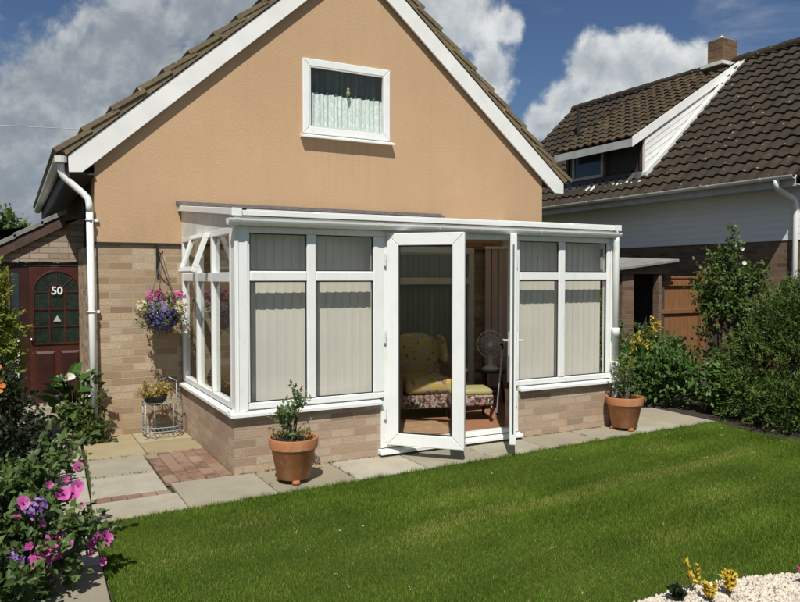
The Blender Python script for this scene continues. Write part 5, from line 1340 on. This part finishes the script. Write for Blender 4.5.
# ------------------------------------------------------------------ planting, right side
rs = thing('rose_shrub', 'tall loose climbing rose shrub in front of the neighbouring wall', 'shrub', (7.85, 6.1, 0))
bush(rs, [((8.0, 6.05, .85), (.46, .42, .75)), ((7.95, 6.1, 1.45), (.38, .3, .40)), ((7.98, 6.1, 1.85), (.20, .2, .25)), ((7.72, 6.2, 1.45), (.17, .2, .33)), ((8.3, 6.0, 1.55), (.22, .2, .32)), ((8.05, 6.1, 2.15), (.06, .06, .14)), ((7.8, 6.1, 1.85), (.06, .06, .12)), ((8.22, 6.1, 1.95), (.06, .06, .10))], 620, 9, .19, .055, .034, M['lf_rose'], 'oval', .55, seed=17, base=(7.85, 6.1, 0), stems=16, inner=.3, stem_mat=M['bark'])
fm = flower_mesh('rose_bloom', 6, .026, .5, 1.1); fm.materials.append(M['p_white'])
for k, p in enumerate(((8.25, 5.85, 1.28), (8.08, 5.98, 2.0), (8.02, 5.9, 1.82))):
    o = bpy.data.objects.new('flower', fm); col.objects.link(o); o.parent = rs; orient(o, Vector(p)-rs.location, (-.5, -.8, .4), k)
jn = thing('juniper', 'large spreading dark green juniper at the right edge of the lawn', 'conifer', (7.9, 5.1, 0))
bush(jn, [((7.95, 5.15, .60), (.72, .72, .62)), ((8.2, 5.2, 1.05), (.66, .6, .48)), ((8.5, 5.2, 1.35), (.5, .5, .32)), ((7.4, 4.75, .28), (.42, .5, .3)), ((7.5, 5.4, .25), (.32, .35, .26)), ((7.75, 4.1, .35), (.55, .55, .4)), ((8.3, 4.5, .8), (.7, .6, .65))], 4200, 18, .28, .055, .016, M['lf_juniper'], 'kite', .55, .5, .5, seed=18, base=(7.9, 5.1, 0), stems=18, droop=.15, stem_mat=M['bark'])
lb = thing('laurel_bush', 'low glossy green bush along the back of the patio', 'shrub', (7.3, 6.6, 0))
bush(lb, [((7.0, 6.75, .34), (.36, .30, .34)), ((7.4, 6.4, .36), (.38, .34, .36)), ((7.3, 6.8, .48), (.35, .3, .32)), ((7.55, 5.8, .33), (.30, .34, .33))], 620, 9, .17, .075, .036, M['lf_laurel'], 'oval', .5, seed=19, base=(7.2, 6.6, 0), stems=14, inner=.35)
hb2 = thing('hydrangea_bush', 'leafy green bush under the outhouse doorway beside the downpipe', 'shrub', (6.7, 7.2, 0))
bush(hb2, [((6.55, 7.05, .42), (.32, .3, .42)), ((6.85, 7.3, .62), (.36, .34, .5)), ((7.2, 7.5, .75), (.30, .3, .45)), ((7.15, 7.6, 1.2), (.16, .16, .28))], 480, 9, .17, .06, .042, M['lf_shrub'], 'oval', .5, seed=20, base=(6.75, 7.2, 0), stems=14, inner=.35)
yb_ = thing('yellow_shrub', 'yellow flowering shrub beside the patio near the wooden gate', 'shrub', (7.25, 7.0, 0))
bush(yb_, [((7.15, 6.9, .62), (.26, .2, .26)), ((7.45, 7.0, .85), (.22, .2, .22))], 90, 9, .14, .05, .028, M['lf_shrub'], 'oval', .6, seed=22, base=(7.25, 7, 0))
bush(yb_, [((7.2, 6.75, .72), (.20, .14, .16)), ((6.75, 6.9, .72), (.1, .1, .16)), ((7.5, 6.9, .98), (.14, .12, .14))], 50, 7, .10, .034, .022, M['p_yellow'], 'kite', .6, seed=23, part='yellow_flowers')
gh = thing('garden_shrub', 'mixed green shrub in front of the wooden gate', 'shrub', (8.3, 7.4, 0))
bush(gh, [((8.4, 7.5, .4), (.45, .4, .42)), ((8.0, 7.2, .42), (.4, .4, .4))], 320, 9, .17, .055, .034, M['lf_shrub'], 'oval', .5, seed=24, base=(8.3, 7.4, 0))
bh = thing('boundary_hedge', 'dark green hedge along the boundary behind the juniper', 'hedge', (9.4, 5.2, 0))
bush(bh, [((9.3, 5.6, .65), (.6, .8, .62)), ((9.4, 4.4, .65), (.6, .8, .65)), ((9.4, 3.3, .65), (.6, .8, .65))], 700, 11, .2, .05, .03, M['lf_dark'], 'oval', .5, seed=25, base=(9.4, 5, 0))

# plants in the gravel bed
def small_plant(loc, label, mat, spikes, h, cat, name, group=None, seed=0):
    t = thing(name, label, cat, loc, group); x, y, z = loc; g = np.random.default_rng(seed)
    P, D = [], []; m = MB()
    for k in range(spikes):
        a = g.random()*6.28; tx, ty = x+.05*math.cos(a)*g.random(), y+.05*math.sin(a)*g.random(); hh = h*g.uniform(.75, 1.05)
        m.tube([(x, y, z), ((x+tx)/2, (y+ty)/2, z+hh*.5), (tx, ty, z+hh)], .003, 5)
        for s in np.linspace(.35, 1, 26):
            P.append((x+(tx-x)*s+g.normal()*.007, y+(ty-y)*s+g.normal()*.007, z+hh*s)); D.append((g.normal(), g.normal(), .6+g.random()))
    m.build('stem', M['stem'], t); leaves('flower_spikes', P, D, np.array([[0, -.5, .7]]*len(P)), g.uniform(.018, .032, len(P)), .015, mat, t, 'kite')
    return t
small_plant((3.085, 2.545, .01), 'tall yellow flower spike at the edge of the gravel bed', M['p_yellow'], 2, .17, 'flower', 'yellow_flower', 'yellow flowers in the gravel', 1)
small_plant((3.07, 2.42, .01), 'short yellow flower clump in the gravel, left of the two low ones', M['p_yellow'], 5, .12, 'flower', 'yellow_flower', 'yellow flowers in the gravel', 2)
small_plant((3.22, 2.42, .01), 'short yellow flower clump in the gravel, right of the two low ones', M['p_yellow'], 5, .13, 'flower', 'yellow_flower', 'yellow flowers in the gravel', 3)
small_plant((3.70, 2.30, .01), 'magenta flower clump in the gravel at the right', M['p_magenta'], 8, .09, 'flower', 'magenta_flower', None, 4)
small_plant((2.93, 2.50, .01), 'dark leafy plant at the left end of the gravel', M['lf_dark'], 9, .08, 'plant', 'dark_plant', None, 5)

# ------------------------------------------------------------------ far background: trees and an overhead cable
def far_tree(loc, h, r, label, seed):
    x, y, z = loc; t = thing('tree', label, 'tree', loc, 'trees behind the porch')
    m = MB(); m.tube([(x, y, 0), (x+.1, y, h*.4), (x, y, h*.75)], [.2, .15, .05], 8); 
    for k in range(6): a = k*1.05; m.tube([(x, y, h*(.35+.06*k)), (x+r*.6*math.cos(a), y+r*.6*math.sin(a), h*(.55+.06*k))], [.07, .02], 5)
    m.build('trunk', M['bark'], t)
    bush(t, [((x, y, h*.62), (r, r, h*.3)), ((x+r*.4, y, h*.5), (r*.6, r*.6, h*.22)), ((x-r*.4, y, h*.55), (r*.7, r*.7, h*.25)), ((x, y, h*.85), (r*.5, r*.5, h*.15))], 420, 8, r*.45, .22, .15, M['lf_shrub'], 'kite', .5, seed=seed, part='crown')
far_tree((-.2, 26, 0), 3.6, 1.4, 'small rounded tree seen above the porch roof', 40)
far_tree((-3.2, 24, 0), 3.3, 1.5, 'tree at the far left behind the golden conifer', 41)
far_tree((9.2, 22, 0), 3.2, 1.4, 'tree in the gap between the two houses', 42)
m = MB(); pts = [(-16+k*1.6, 18, 5.0-.25*math.sin(math.pi*k/11)) for k in range(12)]
m.tube(pts, .008, 5); o = m.build('overhead_cable', M['gutter_grey'], None, origin=(-6, 18, 4.8)); tag(o, 'thin overhead cable crossing the sky at the left', 'cable')
